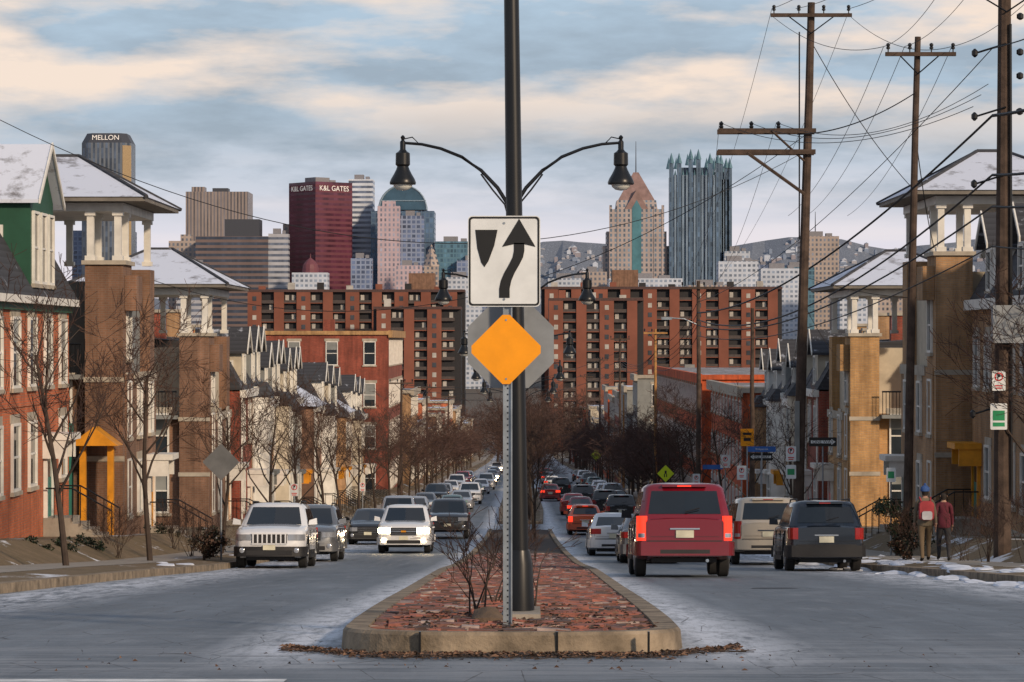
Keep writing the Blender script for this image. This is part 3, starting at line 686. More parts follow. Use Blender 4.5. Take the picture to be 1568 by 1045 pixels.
# ---------------------------------------------------------------- apartment slab (871 m)
def slab(x0,x1,y,zt,off):
    m=Model('apartment_block'); z0=-32; w=m['walls']
    Mb=mat('slab_brick',(.205,.075,.05),.9,var=.25,ns=.1); Md=mat('slab_recess',(.018,.017,.02),.6); Mw=mat('slab_panel',(.40,.385,.36),.7,var=.3,ns=.3); Mr=mat('slab_rail',(.07,.055,.052),.7); Mg=mat('slab_glass',(.05,.055,.065),.2,ns=.3,var=.5)
    w.box(x0,x1,y+1.5,y+16,z0,zt-.6,Md)
    x=x0+off; i=0
    w.box(x0,x1,y-.05,y+16.2,zt-.6,zt+.2,mat('slab_parapet',(.08,.045,.042),.8))
    while x<x1-2:
        wd=min(4.2 if i%2==0 else 3.0,x1-x); g=3.9
        w.box(x,x+wd,y,y+1.49,z0,zt-.602,Mb)
        nf=int((zt-z0)/2.9)
        for f in range(nf):
            zz=zt-1.2-(f+1)*2.9
            if i%2==0:
                m['windows'].box(x+wd*.5-.6,x+wd*.5+.6,y-.08,y-.003,zz+.8,zz+2.2,R.choice((Mg,Mg,Mw)))
            a=x+wd
            if a+g<x1:
                w.box(a,a+g,y+.3,y+1.49,zz,zz+.25,Mb if R.random()<.6 else Mr)
                m['rails'].box(a,a+g,y+.3,y+.36,zz+.252,zz+1.0,Mr)
                if R.random()<.55: w.box(a+g*.1,a+g*.1+1.1,y+1.3,y+1.495,zz+.9,zz+2.6,Mw)
                if R.random()<.3: w.box(a+g*.6,a+g*.6+1.1,y+1.3,y+1.495,zz+.9,zz+2.6,Mw)
        x+=wd+g; i+=1
    for k in range(int((x1-x0)/9)): w.box(x0+3+k*9,x0+5+k*9,y+4,y+7,zt+.2,zt+R.uniform(1,2.6),R.choice((Mb,Md,Mw)))
    m.build()
slab(-84,-17.5,871,15.6,0); slab(6,79.5,868,16.4,1); slab(-44,-18,842,10,1); slab(8,36,840,12.5,0)
b=MB(); b.box(28,36,880,892,15,22,M_brown); b.obj('lift_house')
b=MB(); b.box(-35,-27,880,892,15,21,M_brown); b.obj('lift_house')

# ---------------------------------------------------------------- downtown
Y0=2178
def tower(name,x0,x1,zt,m_,dy=0,dep=None,rot=0,extra=None,z0=-36):
    b=MB(); w_=(x1-x0); cx=(x0+x1)/2; dep=dep or w_*.8
    b.box(-w_/2,w_/2,0 if not rot else -dep/2,dep if not rot else dep/2,z0,zt,m_)
    if extra: extra(b,w_,dep)
    else:
        b.box(-w_*.28,w_*.1,dep*.2 if not rot else -dep*.2,dep*.6 if not rot else dep*.2,zt,zt+4,mat('roof_plant',(.2,.2,.22),.8)); b.box(w_*.18,w_*.34,dep*.2 if not rot else -dep*.1,dep*.5 if not rot else dep*.2,zt,zt+2.5,mat('roof_plant',(.2,.2,.22),.8))
    o=b.obj(name); o.location=(cx,Y0+dy,0); o.rotation_euler=(0,0,rot); return o
F_dark=facade('f_dark_tower',(.13,.15,.18),(.065,.09,.135),3.2,4,.55,1)  # skyline facade colours are paled and blued to stand in for distance haze
F_grey=facade('f_grey_fins',(.27,.225,.21),(.12,.115,.13),2.6,60,.45,1)
F_brown=facade('f_brown_bands',(.15,.11,.105),(.04,.05,.075),400,4.2,1,.5,var=.2)
F_brown2=facade('f_light_bands',(.38,.39,.43),(.10,.12,.165),400,4.2,1,.45,var=.2)
F_maroon=facade('f_maroon',(.125,.035,.052),(.085,.026,.045),400,4.0,1,.5,var=.15)
F_white=facade('f_white_stripes',(.62,.67,.76),(.12,.15,.22),400,4.0,1,.48,var=.2)
F_glass=facade('f_blue_glass',(.09,.15,.23),(.06,.105,.18),3,4,.8,.8,var=.35)
F_pink=facade('f_pink',(.46,.36,.40),(.22,.23,.30),3.2,3.8,.45,.6,var=.3)
F_grid=facade('f_blue_grid',(.22,.27,.39),(.09,.125,.22),3.6,3.6,.7,.65,var=.5)
F_teal=facade('f_teal_low',(.09,.19,.26),(.06,.13,.19),2.6,3.6,.75,.7,var=.4)
F_tan=facade('f_tan_granite',(.37,.315,.30),(.11,.155,.21),3.4,3.8,.45,.62,var=.35)
F_ppg=facade('f_mirror',(.09,.14,.20),(.06,.10,.16),2.4,3.8,.6,.92,var=.45)
F_wht=facade('f_pale_office',(.48,.53,.62),(.21,.26,.345),3.4,3.6,.6,.5,var=.4)
F_tanlow=facade('f_tan_low',(.37,.31,.28),(.13,.145,.18),3.2,3.8,.5,.55,var=.4)
Mpyr=mat('terracotta_pyramid',(.235,.155,.145),.7,ns=.2); Mteal=mat('blue_glass_plain',(.04,.09,.14),.2,ns=.1); Mdk=mat('dark_cap',(.05,.055,.07),.5); Mtq=mat('teal_strip',(.07,.19,.23),.3,ns=.1)
def text(parent,s,size,loc,rot,m_):
    cu=bpy.data.curves.new('lettering','FONT'); cu.body=s; cu.size=size; cu.align_x='CENTER'; cu.align_y='CENTER'; cu.extrude=.004*size; cu.materials.append(m_)
    o=bpy.data.objects.new('lettering',cu); sc.collection.objects.link(o); o.parent=parent; o.location=loc; o.rotation_euler=rot; return o
Mlet=mat('lit_letters',(.75,.72,.68),.5,emit=.2,var=0)
b=MB(); w_=19; c_=6
oc=[(-w_+c_,0),(w_-c_,0),(w_,c_),(w_,30),(w_-c_,36),(-w_+c_,36),(-w_,30),(-w_,c_)]
b.prism([(x,y,-36) for x,y in oc],(0,0,188),F_dark)
n=8; vs=[(x,y,152) for x,y in oc]+[(x*.8,18+(y-18)*.8,159.5) for x,y in oc]
b.add(vs,[(i,(i+1)%n,(i+1)%n+n,i+n) for i in range(n)]+[list(range(n,2*n))],Mdk)
b.prism([(13.05,-.02,62),(18.95,5.9,62),(18.95,5.88,150),(13.05,-.04,150)],(.1,-.1,0),mat('gold_reflect',(.34,.25,.14),.3))  # gold reflection on the corner face, painted as a tan strip
o=b.obj('skyscraper'); o.location=(-319,Y0,0); text(o,'MELLON',5.5,(0,.9,155.8),(math.radians(76),0,0),Mlet)
tower('skyscraper',-261,-212.5,116,F_grey,30,extra=lambda b,w,d:(b.box(-w/2+4,-w/2+14,5,20,116,120,F_grey),b.box(-4,8,5,20,116,119,Mdk)))
tower('office_building',-268,-243,76,F_tanlow,-20,extra=lambda b,w,d:b.box(-4,4,4,14,76,81,F_tanlow))
tower('office_building',-243,-189,78,F_brown,-60,extra=lambda b,w,d:b.box(-6,20,6,30,78,91,Mdk))
tower('office_building',-189,-174,80,F_brown2,-58)
tower('office_building',-249,-227,56,F_brown2,-130)
tower('office_building',-188,-172,92,F_tanlow,60,extra=lambda b,w,d:b.lathe([(3,0),(.3,8)],(0,8,92),F_tanlow,8))
o=tower('skyscraper',-173,-138,122,F_maroon,20,dep=35,rot=math.radians(40))
text(o,'K&L GATES',5.6,(0,-17.8,117),(math.radians(90),0,0),Mlet); text(o,'K&L GATES',5.6,(-17.8,0,117),(math.radians(90),0,math.radians(-90)),Mlet)
tower('skyscraper',-136,-117,127,F_white,55,dep=30)
Mrib=mat('pale_rib',(.25,.33,.40),.5)
def dome(b,w,d):
    pts=[(math.cos(a)*18.5,2,102+math.sin(a)*19) for a in [math.pi*i/16 for i in range(17)]]
    b.prism(pts,(0,d-4,0),Mteal); b.tube([(p[0],1.8,p[2]) for p in pts],.7,Mrib,4)
    b.tube([(-18,1.7,109),(18,1.7,109)],.4,Mrib,4)
    b.tube([(0,2,121),(0,2,130)],.3,Mdk,4)
tower('skyscraper',-117,-68,101,F_glass,30,extra=dome)
tower('skyscraper',-110,-93,103,F_pink,-10,extra=lambda b,w,d:b.box(-5,5,3,10,103,107,F_pink))
tower('office_building',-93,-75,96,F_grid,0)
tower('office_building',-128,-112,62,F_grid,-50)
tower('office_building',-93,-74,56,F_pink,-70)
def cup(b,w,d): b.lathe([(6,0),(6,3),(5.4,6),(3,9),(.5,11),(.2,14)],(0,8,50),mat('maroon_dome',(.15,.05,.065),.6),12)
tower('office_building',-168,-142,50,F_wht,-100,extra=cup)
tower('gothic_tower',-73,-62,56,F_tanlow,-60,extra=lambda b,w,d:b.lathe([(6,0),(3.8,8),(.3,16)],(0,4.5,56),F_tanlow,4))
tower('office_building',-67,-38,77,F_teal,20)
tower('office_building',-354,-308,87,F_grid,60)
tower('office_building',-60,-30,48,F_wht,-40); tower('office_building',-50,-20,62,F_grid,10)
tower('office_building',20,50,48,F_wht,0); tower('office_building',45,64,52,F_tanlow,-40)
def fifth(b,w,d):
    b.box(-26,26,6,34,-36,73,F_tan); b.box(-23,23,3,30,-36,84,F_tan)
    b.box(-3.5,3.5,-.4,-.003,50,101,Mtq)
    b.hexa([(-16,2,101),(16,2,101),(16,30,101),(-16,30,101)],[(-15,4,108),(15,4,108),(15,28,108),(-15,28,108)],F_tan)
    b.hexa([(-14,4,108),(14,4,108),(14,28,108),(-14,28,108)],[(-2,15,130),(2,15,130),(2,17,130),(-2,17,130)],Mpyr)
    b.tube([(0,16,130),(0,16,154)],[.5,.2],Mdk,5)
    b.prism([(-9,1.0,101),(9,1.0,101),(0,1.0,116)],(0,8,0),Mpyr); b.prism([(-4,.8,101),(4,.8,101),(0,.8,108)],(0,.15,0),Mtq)
    for x in (-20,-14,14,20): b.box(x-1,x+1,-.5,1.5,-36,104,F_tan)
tower('skyscraper',68,108,101,F_tan,0,dep=32,extra=fifth)
def ppg(b,w,d):
    M3=mat('spire_glass',(.12,.22,.27),.25); M4=mat('mirror_pale',(.17,.23,.30),.2,ns=.05,var=.4)
    for i in range(13):
        x=-w/2+i*w/12; big=i in (0,2,5,7,10,12); h=(139 if i in(5,7) else 136) if big else 127
        ww=1.7 if big else .7
        b.box(x-ww,x+ww,-1.6,1,-36,h,F_ppg if big else M4)
        b.lathe([(ww*1.4,0),(.1,8 if big else 4)],(x,-.3,h),M3,4)
        if big: b.lathe([(2.1,0),(.1,9)],(x,d,h-2),M3,4)
    b.box(-w*.28,w*.28,3,d-3,127,133,F_ppg)
tower('glass_castle_skyscraper',114.5,150,127,F_ppg,0,dep=40,extra=ppg)
tower('glass_castle_skyscraper',147,163.5,122,F_ppg,60,dep=40,extra=ppg)
for x0,x1,zt,f,dy in ((143,172,58,F_wht,-110),(158,178,70,F_wht,40),(172,196,60,F_grid,60),(178,208,54,F_wht,-60),(198,222,56,F_teal,-20),(223,254,84,F_tanlow,100),(230,250,50,F_wht,-120),(254,282,56,F_wht,90),(262,300,44,F_tanlow,-60),(285,330,52,F_wht,140),(64,118,46,F_wht,-90),(118,150,40,F_tanlow,-140)):
    tower('office_building',x0,x1,zt,f,dy)
b=MB(); b.tube([(0,0,84),(0,0,104)],[.5,.2],Mdk,4); b.obj('mast').location=(236,Y0+110,0)

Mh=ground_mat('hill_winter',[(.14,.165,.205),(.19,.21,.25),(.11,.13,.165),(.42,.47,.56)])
b=MB(); rr=random.Random(3); nx=90; prof=[]
for i in range(nx+1):
    x=-900+i*2400/nx; h=136+12*math.sin(x*.006+1)+7*math.sin(x*.019)+rr.uniform(-2.5,2.5); h+= min(26,max(0,(x-250)*.12))
    if x<-100: h-=min(70,(-100-x)*.15)
    prof.append((x,h))
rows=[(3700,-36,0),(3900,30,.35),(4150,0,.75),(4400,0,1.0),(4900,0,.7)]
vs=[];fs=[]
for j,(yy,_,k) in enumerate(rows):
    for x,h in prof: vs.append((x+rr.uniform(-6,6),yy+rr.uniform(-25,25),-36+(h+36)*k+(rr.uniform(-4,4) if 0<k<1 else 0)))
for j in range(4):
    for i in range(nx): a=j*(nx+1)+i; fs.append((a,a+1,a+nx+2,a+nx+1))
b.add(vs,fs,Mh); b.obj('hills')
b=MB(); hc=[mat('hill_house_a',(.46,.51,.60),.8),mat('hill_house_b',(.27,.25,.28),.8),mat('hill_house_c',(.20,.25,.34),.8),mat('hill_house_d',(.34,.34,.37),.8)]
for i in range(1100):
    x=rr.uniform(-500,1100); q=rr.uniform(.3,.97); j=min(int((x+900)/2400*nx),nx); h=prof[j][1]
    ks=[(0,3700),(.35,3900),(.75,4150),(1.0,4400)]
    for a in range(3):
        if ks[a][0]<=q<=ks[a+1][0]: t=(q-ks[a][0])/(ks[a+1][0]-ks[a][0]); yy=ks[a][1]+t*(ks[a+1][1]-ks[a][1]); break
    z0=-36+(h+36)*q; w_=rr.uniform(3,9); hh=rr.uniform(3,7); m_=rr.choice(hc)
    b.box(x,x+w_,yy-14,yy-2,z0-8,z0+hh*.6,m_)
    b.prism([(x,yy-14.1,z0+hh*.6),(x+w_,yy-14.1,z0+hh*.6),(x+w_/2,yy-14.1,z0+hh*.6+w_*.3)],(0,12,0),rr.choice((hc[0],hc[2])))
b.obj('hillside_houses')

# ---------------------------------------------------------------- street lamps
def street_lamp(x,y,lean=0,arm_h=9.0):
    m=Model('street_lamp'); p=m['pole']; z0=G(y)+.14; H=arm_h; lx=lambda z:x+lean*z/H
    p.lathe([(.17,0),(.17,.06),(.13,.1),(.115,.5),(.09,.62)],(x,y,z0),M_black,14)
    p.tube([(lx(0),y,z0+.5),(lx(3),y,z0+3),(lx(H-.9),y,z0+H-.6)],[.082,.075,.055],M_black,14)
    p.lathe([(.07,0),(.1,.06),(.04,.14),(.07,.22),(.01,.36)],(lx(H),y,z0+H-.62),M_black,10)
    for s in (-1,1):
        X=lx(H); a=m['arm']
        pts=[(X+s*.05,y,z0+H-1.35),(X+s*.3,y,z0+H-.95),(X+s*.65,y,z0+H-.58),(X+s*1.05,y,z0+H-.30),(X+s*1.5,y,z0+H-.12),(X+s*1.9,y,z0+H-.03),(X+s*2.3,y,z0+H)]
        a.tube(pts,[.042,.042,.038,.036,.034,.032,.03],M_black,7)
        a.tube([(X+s*.05,y,z0+H-1.65),(X+s*.15,y,z0+H-1.3),(X+s*.4,y,z0+H-1.0),(X+s*.65,y,z0+H-.66)],.02,M_black,5)
        a.tube([(X+s*1.95,y,z0+H-.03),(X+s*2.1,y,z0+H+.12),(X+s*2.28,y,z0+H+.08)],.014,M_black,5)
        l=m['luminaire']; c=(X+s*2.3,y,z0+H)
        l.lathe([(.015,.16),(.05,.12),(.03,.06),(.06,.02),(.06,-.14),(.09,-.18),(.15,-.22),(.155,-.46),(.12,-.50),(.14,-.56),(.19,-.66),(.25,-.76),(.28,-.84),(.27,-.88),(.22,-.885)],c,M_black,16)
        m['lens'].lathe([(.20,-.885),(.19,-.93),(.12,-.99),(.02,-1.01)],c,mat('lamp_lens',(.55,.56,.52),.2),14)
    m.build(smooth=True)
street_lamp(-.02,24.6,-.12,9.1)
for y in (60,91,124,156,190,225): street_lamp(-.17,y,-.04)
b=MB(); b.box(-.13,.16,24.2,24.95,G(24.5)+.1,G(24.5)+.235,M_conc); b.obj('lamp_footing')
b=MB(); lump(b,-.30,24.0,G(24)+.12,.19,.22,.17,mat('brown_rock',(.12,.085,.06),.9,bump=1),5); b.obj('rock',smooth=True)

# ---------------------------------------------------------------- sign assembly on the island
def rrect(w,h,r,n=5):
    P=[]
    for cx,cz,a0 in ((w/2-r,h/2-r,0),(-w/2+r,h/2-r,90),(-w/2+r,-h/2+r,180),(w/2-r,-h/2+r,270)):
        for i in range(n+1):
            a=math.radians(a0+90*i/n); P.append((cx+r*math.cos(a),cz+r*math.sin(a)))
    return P
def plate(mb,P,cx,y,cz,m_,t=.004): mb.prism([(cx+p[0],y,cz+p[1]) for p in P],(0,t,0),m_)
def dia(r,c_=.03): return [(c_,r-c_),(-c_,r-c_),(-r+c_,c_),(-r+c_,-c_),(-c_,-r+c_),(c_,-r+c_),(r-c_,-c_),(r-c_,c_)]
m=Model('keep_right_sign'); sy=23.2; sx_=-.115
post=m['post']; zb=G(sy)+.13
post.box(sx_-.032,sx_+.032,sy+.012,sy+.02,zb,.97,M_galv)
for sg in (-1,1): post.box(sx_+sg*.032-.006,sx_+sg*.032+.006,sy-.012,sy+.0118,zb,.97,M_galv)
for k in range(70):
    z_=zb+.06+k*.05
    if z_<-.35: post.box(sx_-.006,sx_+.006,sy+.009,sy+.0115,z_,z_+.012,M_black)
F=m['face']; cz=.65; cx=-.144
plate(F,rrect(.59,.74,.035),cx,sy-.03,cz,M_signw)
B=m['legend']
def ring(P,Q,y,mt):
    n=len(P); B.add([(cx+p[0],y,cz+p[1]) for p in P]+[(cx+q[0],y,cz+q[1]) for q in Q],[(i,(i+1)%n,(i+1)%n+n,i+n) for i in range(n)],mt)
ring(rrect(.575,.725,.03),rrect(.545,.695,.022),sy-.0335,M_signk)
U=1/187.7  # legend drawn on the standard sign grid
def poly(pts,mt): B.prism([(cx+(p[0]-772)*U,sy-.0345,cz+(400-p[1])*U) for p in pts],(0,.002,0),mt)
poly([(728,352),(762,352),(757,376),(748,400),(742,409),(737,402),(731,380)],M_signk)
poly([(795,335),(820,378),(803,374),(787,374),(769,378)],M_signk)
cen=[(795,372),(795,384),(793,394),(787,406),(780,418),(775,430),(772.5,442),(772.5,456)]
for i in range(len(cen)-1):
    a,b_=cen[i],cen[i+1]
    poly([(a[0]-8,a[1]),(a[0]+8,a[1]),(b_[0]+8,b_[1]),(b_[0]-8,b_[1])],M_signk)
for zz_ in (.31,-.31): plate(F,[(.01*math.cos(a*.785),.01*math.sin(a*.785)) for a in range(8)],cx,sy-.036,cz+zz_,M_galv)
D=m['diamond']; dc=-.128; dz=-.069; r=.312
D.prism([(dc+p[0],sy-.03,dz+p[1]) for p in dia(r)],(0,.004,0),M_signy)
for q in (.24,-.24): D.lathe([(.009,-.002),(.009,0)],(dc,sy-.0315,dz+q),M_galv,8,'y')
m.build()
m=Model('stop_sign'); oc=[(.375/math.cos(math.pi/8)*math.cos(math.pi/8+i*math.pi/4),.375/math.cos(math.pi/8)*math.sin(math.pi/8+i*math.pi/4)) for i in range(8)]
cx2=-.096; cz2=-.034
m['plate'].prism([(cx2+p[0],24.78,cz2+p[1]) for p in oc],(0,.004,0),M_signback)
m['face'].prism([(cx2+p[0]*.98,24.786,cz2+p[1]*.98) for p in oc],(0,.002,0),M_signr)
m['bracket'].box(cx2-.09,cx2+.09,24.69,24.779,cz2-.02,cz2+.02,M_galv); m.build()

# ---------------------------------------------------------------- utility poles & wires
def util_pole(x,y,ztop,r=.17,lean=0,arms=(),wood=None,name='utility_pole',extras=None):
    m=Model(name); z0=G(y)+.1; wd=wood or M_wood; lx=lambda z:x+lean*(z-z0)/(ztop-z0)
    n=6; m['pole'].tube([(lx(z0+(ztop-z0)*i/n)+R.uniform(-.02,.02),y,z0-.2+(ztop-z0+.2)*i/n) for i in range(n+1)],[r*(1-.38*i/n) for i in range(n+1)],wd,10)
    for (za,a0,a1) in arms:
        X=lx(za); m['crossarm'].box(X+a0,X+a1,y-r-.12,y-r+.0,za-.06,za+.06,wd)
        m['crossarm'].tube([(X+a0*.55,y-r-.07,za-.05),(X,y-r-.02,za-.6)],.02,M_black,4)
        m['crossarm'].tube([(X+a1*.55,y-r-.07,za-.05),(X,y-r-.02,za-.6)],.02,M_black,4)
        k=4
        for i in range(k):
            t=.04+.92*i/(k-1); xx=X+a0+(a1-a0)*t
            if abs(xx-X)<.15: continue
            m['insulators'].lathe([(.02,0),(.02,.08),(.06,.1),(.06,.15),(.04,.17),(.06,.2),(.06,.25),(.02,.28)],(xx,y-r-.06,za+.06),M_black,8)
    if extras: extras(m,lx,y)
    m.build(smooth=False)
def ex1(m,lx,y):
    for za in (7.0,6.3):
        X=lx(za); m['crossarm'].box(X-3.0,X+.25,y-.33,y-.2,za-.08,za+.08,M_wood); m['crossarm'].box(X-3.0,X+.25,y+.2,y+.33,za-.08,za+.08,M_wood)
    X=lx(5.5); m['crossarm'].tube([(X-2.0,y-.34,6.25),(X-.1,y-.2,4.9)],.06,M_wood,5)
    m['crossarm'].tube([(X-1.2,y-.34,7.0),(X-.1,y-.2,6.0)],.04,M_wood,5)
    for dx in (-2.9,-1.9,-1.0): m['insulators'].lathe([(.05,0),(.08,.05),(.05,.1),(.08,.16),(.02,.24)],(lx(7)+dx,y-.27,7.08),M_black,8)
    m['hardware'].tube([(lx(3)-.2,y-.2,3.4),(lx(3)-.2,y-.2,10.3)],.025,M_black,4)
    m['hardware'].box(lx(-3)-.2,lx(-3)-.05,y-.25,y-.1,-4,-2,M_grey)
util_pole(9.2,95,11.3,.2,.45,((10.85,-1.35,1.35),),extras=ex1)
util_pole(11.75,87,9.3,.15,.35,((8.75,-1.0,1.15),))
def ex3(m,lx,y):
    X=lx(.5); m['box'].box(X-.35,X+.65,y-.55,y-.25,-.05,.9,M_signback)
    for z_ in (5.9,4.2,7.5,-1.6):
        m['hardware'].tube([(lx(z_),y-.2,z_),(lx(z_)-.8,y-.25,z_-.25)],.025,M_black,4); m['hardware'].lathe([(.02,0),(.08,.06),(.08,.16),(.02,.22)],(lx(z_)-.8,y-.25,z_-.35),M_black,8)
    for z_ in (8.1,7.2,6.6,5.7): m['insulators'].lathe([(.03,0),(.09,.04),(.09,.14),(.03,.18)],(lx(z_)+.35,y-.2,z_),M_black,8)
    m['hardware'].tube([(lx(5)+.15,y-.2,-4),(lx(5)+.12,y-.2,8)],.04,M_black,5)
util_pole(12.15,72,13,.23,.1,((8.9,-1.7,1.5),),extras=ex3)
util_pole(10,161,3.4,.16,0,((3.0,-1,1),),extras=lambda m,lx,y:(m['arm'].tube([(10,y,.9),(9.2,y,1.25),(8.5,y,1.3)],.04,M_galv,5),m['arm'].box(7.9,8.5,y-.12,y+.12,1.2,1.36,M_galv)))
util_pole(9.8,121,1.4,.12,0)
util_pole(10.1,215,.9,.15,0,((.6,-.9,.9),),wood=M_woody)
util_pole(10,290,.6,.15,0,((.2,-1,1),)); util_pole(9.9,360,-2,.15,0,((-2.4,-1,1),)); util_pole(9.8,430,-5,.15,0,((-5.4,-1,1),))
util_pole(-10,236,-3.2,.15,0,((-3.5,-1,1),)); util_pole(-10,300,-4.5,.14,0,((-4.9,-1,1),)); util_pole(-9.8,380,-7,.14,0,((-7.4,-1,1),)); util_pole(9.5,265,-5,.12,0,wood=M_woody)
b=MB()
def wire(a,c,sag,r=.010,n=22):
    a=Vector(a);c=Vector(c); b.tube([a.lerp(c,i/n)-Vector((0,0,4*sag*(i/n)*(1-i/n))) for i in range(n+1)],r,M_wire,4,False)
for dx in (-1.3,-.5,1.3):
    wire((9.65+dx,95,11.1),(12+dx,60,11.5+abs(dx)),1.0)
    wire((12.1+dx*.8,87,9.0),(12.1+dx,72,9.2),.3); wire((12.1+dx*.8,87,9),(13+dx,125,5.5),.8)
    wire((12.1+dx,72,9.1),(12.4+dx,40,9.5),.8)
for dx in (-1.3,1.3): wire((9.65+dx,95,11.1),(10+dx*.7,161,3.3),1.2,.008); wire((12.1+dx*.8,87,9),(9.6+dx,95,10.9),.5)
for dx in (-2.9,-1.9,-1.0): wire((9.5+dx,95,7.3),(12+dx*.2,72,6.8+dx*.3),.8)
wire((6.6,95,7.3),(9.7,161,2.6),1.5,.008); wire((8.5,95,7.3),(9.9,161,2.4),1.5,.008)
for i,(za,zc,sg,r) in enumerate(((5.7,1.6,1.2,.042),(4.2,1.2,1.6,.035),(3.4,.9,1.3,.03),(2.4,.3,1.0,.02),(7.4,2.2,1.0,.016))):
    wire((11.9,72,za),(9.95,161,zc),sg,r,30); wire((11.9,72,za),(12.6,35,za+1.0),.8,r)
    wire((9.95,161,zc),(10.1,215,zc-2.4),.8,.02); wire((10.1,215,min(zc,.6)-1.4),(10,290,-1.5-i*.3),1.0,.02); wire((10,290,-1.5-i*.3),(9.9,360,-4-i*.3),1.2,.02)
wire((9.4,95,6.3),(-15,70,6.6),3.6,.012,40)
wire((9.5,95,6.9),(-14,104,2.4),3.2,.012,40); wire((9.3,95,2.2),(14.1,99,1.5),.2); wire((9.3,95,1.5),(14.1,124,-1),.3); wire((9.3,95,.9),(14,150,-3),.3)
wire((12.05,87,7.6),(9.2,95,6.9),.3,.02); wire((12.05,87,6.2),(14.2,98,3.2),.3,.016); wire((9.55,95,10.2),(14.5,100,4.6),.5,.014)
for k in range(3): wire((-10,236,-3.6-k*.4),(-10,300,-4.9-k*.4),1,.02); wire((-10,300,-4.9-k*.4),(-9.8,380,-7.4),1,.02); wire((-10,236,-3.6-k*.4),(10,290,-1-k),1.5,.02)
b.obj('overhead_wires')

# ---------------------------------------------------------------- small signs
def sign(name,x,y,zc,w_,h_,face,legend=None,txt=None,tcol=None,diamond=False,post=True,pm=None,shape=None):
    m=Model(name); P=rrect(w_,h_,.03) if not diamond else dia(w_/2*1.414,.02)
    plate(m['plate'],P,x,y,zc,face)
    if legend: legend(m['legend'],x,y-.004,zc)
    if post: m['post'].tube([(x,y+.04,G(y)),(x,y+.04,zc+h_/2)],.03,pm or M_galv,6)
    e=m.build()
    if txt: text(e,txt,h_*.5,(x,y-.008,zc),(math.radians(90),0,0),tcol or M_signw)
def nopark(L,x,y,z):
    n=20; vs=[(x+.11*math.cos(6.283*i/n),y,z+.1+.11*math.sin(6.283*i/n)) for i in range(n)]+[(x+.08*math.cos(6.283*i/n),y,z+.1+.08*math.sin(6.283*i/n)) for i in range(n)]
    L.add(vs,[(i,(i+1)%n,(i+1)%n+n,i+n) for i in range(n)],M_signr)
    L.box(x-.035,x-.012,y-.002,y,z+.03,z+.17,M_signk); L.box(x-.012,x+.035,y-.002,y,z+.1,z+.17,M_signk)
    L.box(x-.1,x+.1,y-.002,y,z-.14,z-.11,M_signr); L.box(x-.08,x+.08,y-.002,y,z-.2,z-.17,M_signr)
sign('no_parking_sign',8.95,94.6,-3.75,.34,.5,M_signw,nopark,post=False); sign('no_parking_sign',8.95,94.6,-4.35,.34,.46,M_signw,lambda L,x,y,z:(L.box(x-.12,x+.12,y-.002,y,z-.1,z+.1,M_signgr)),post=False)
sign('one_way_sign',10.0,94.5,-3.35,.92,.3,M_signk,lambda L,x,y,z:L.prism([(x-.4,y,z+.05),(x+.28,y,z+.05),(x+.28,y,z+.1),(x+.42,y,z),(x+.28,y,z-.1),(x+.28,y,z-.05),(x-.4,y,z-.05)],(0,.002,0),M_signw),txt='ONE WAY',tcol=M_signk)
sign('one_way_sign',9.5,113,-4.6,.9,.3,M_signk,lambda L,x,y,z:L.prism([(x+.4,y,z+.05),(x-.28,y,z+.05),(x-.28,y,z+.1),(x-.42,y,z),(x-.28,y,z-.1),(x-.28,y,z-.05),(x+.4,y,z-.05)],(0,.002,0),M_signw),txt='ONE WAY',tcol=M_signk)
sign('street_name_sign',9.5,112.6,-4.28,1.1,.22,M_signb,txt='Kirkpatrick')
sign('no_parking_sign',9.3,130,-5.5,.45,.6,M_signw,nopark); sign('no_parking_sign',9.35,121,-5.6,.4,.6,M_signw,nopark)
sign('warning_sign',9.35,118,-4.0,.55,.72,M_signy,lambda L,x,y,z:(L.box(x-.18,x+.18,y-.002,y,z+.1,z+.2,M_signk),L.box(x-.15,x+.15,y-.002,y,z-.15,z-.02,M_signk)))
ped=lambda L,x,y,z:(L.box(x-.06,x+.06,y-.002,y,z-.02,z+.18,M_signk),L.box(x-.1,x-.04,y-.002,y,z-.22,z-.021,M_signk),L.box(x+.03,x+.09,y-.002,y,z-.22,z-.021,M_signk))
sign('pedestrian_crossing_sign',8.9,176,-8.2,.75,.75,M_signg,ped,diamond=True); sign('pedestrian_crossing_sign',8.9,340,-13.6,1.0,1.0,M_signg,ped,diamond=True)
sign('no_parking_sign',12.0,71.6,-1.0,.34,.5,M_signw,nopark,post=False); sign('no_parking_sign',12.0,71.6,-1.9,.42,.66,M_signw,lambda L,x,y,z:(L.box(x-.15,x+.15,y-.002,y,z-.1,z+.15,M_signgr),L.box(x-.15,x+.15,y-.002,y,z-.25,z-.15,M_signgr)),post=False)
sign('parking_sign',10.9,84,-3.95,.28,.42,M_signw,lambda L,x,y,z:L.box(x-.09,x+.09,y-.002,y,z-.1,z+.1,M_signgr),post=True)
sign('warning_sign',-8.2,77.5,-3.3,.72,.72,mat('sign_back_dull',(.12,.125,.13),.6),diamond=True); sign('parking_sign',-8.4,105,-5.5,.3,.45,M_signw,nopark); sign('parking_sign',-8.4,150,-7.7,.3,.45,M_signw,nopark)
sign('no_parking_sign',9.2,150,-7.3,.4,.6,M_signw,nopark); sign('street_name_sign',9.4,140,-6.2,1.0,.22,M_signb)

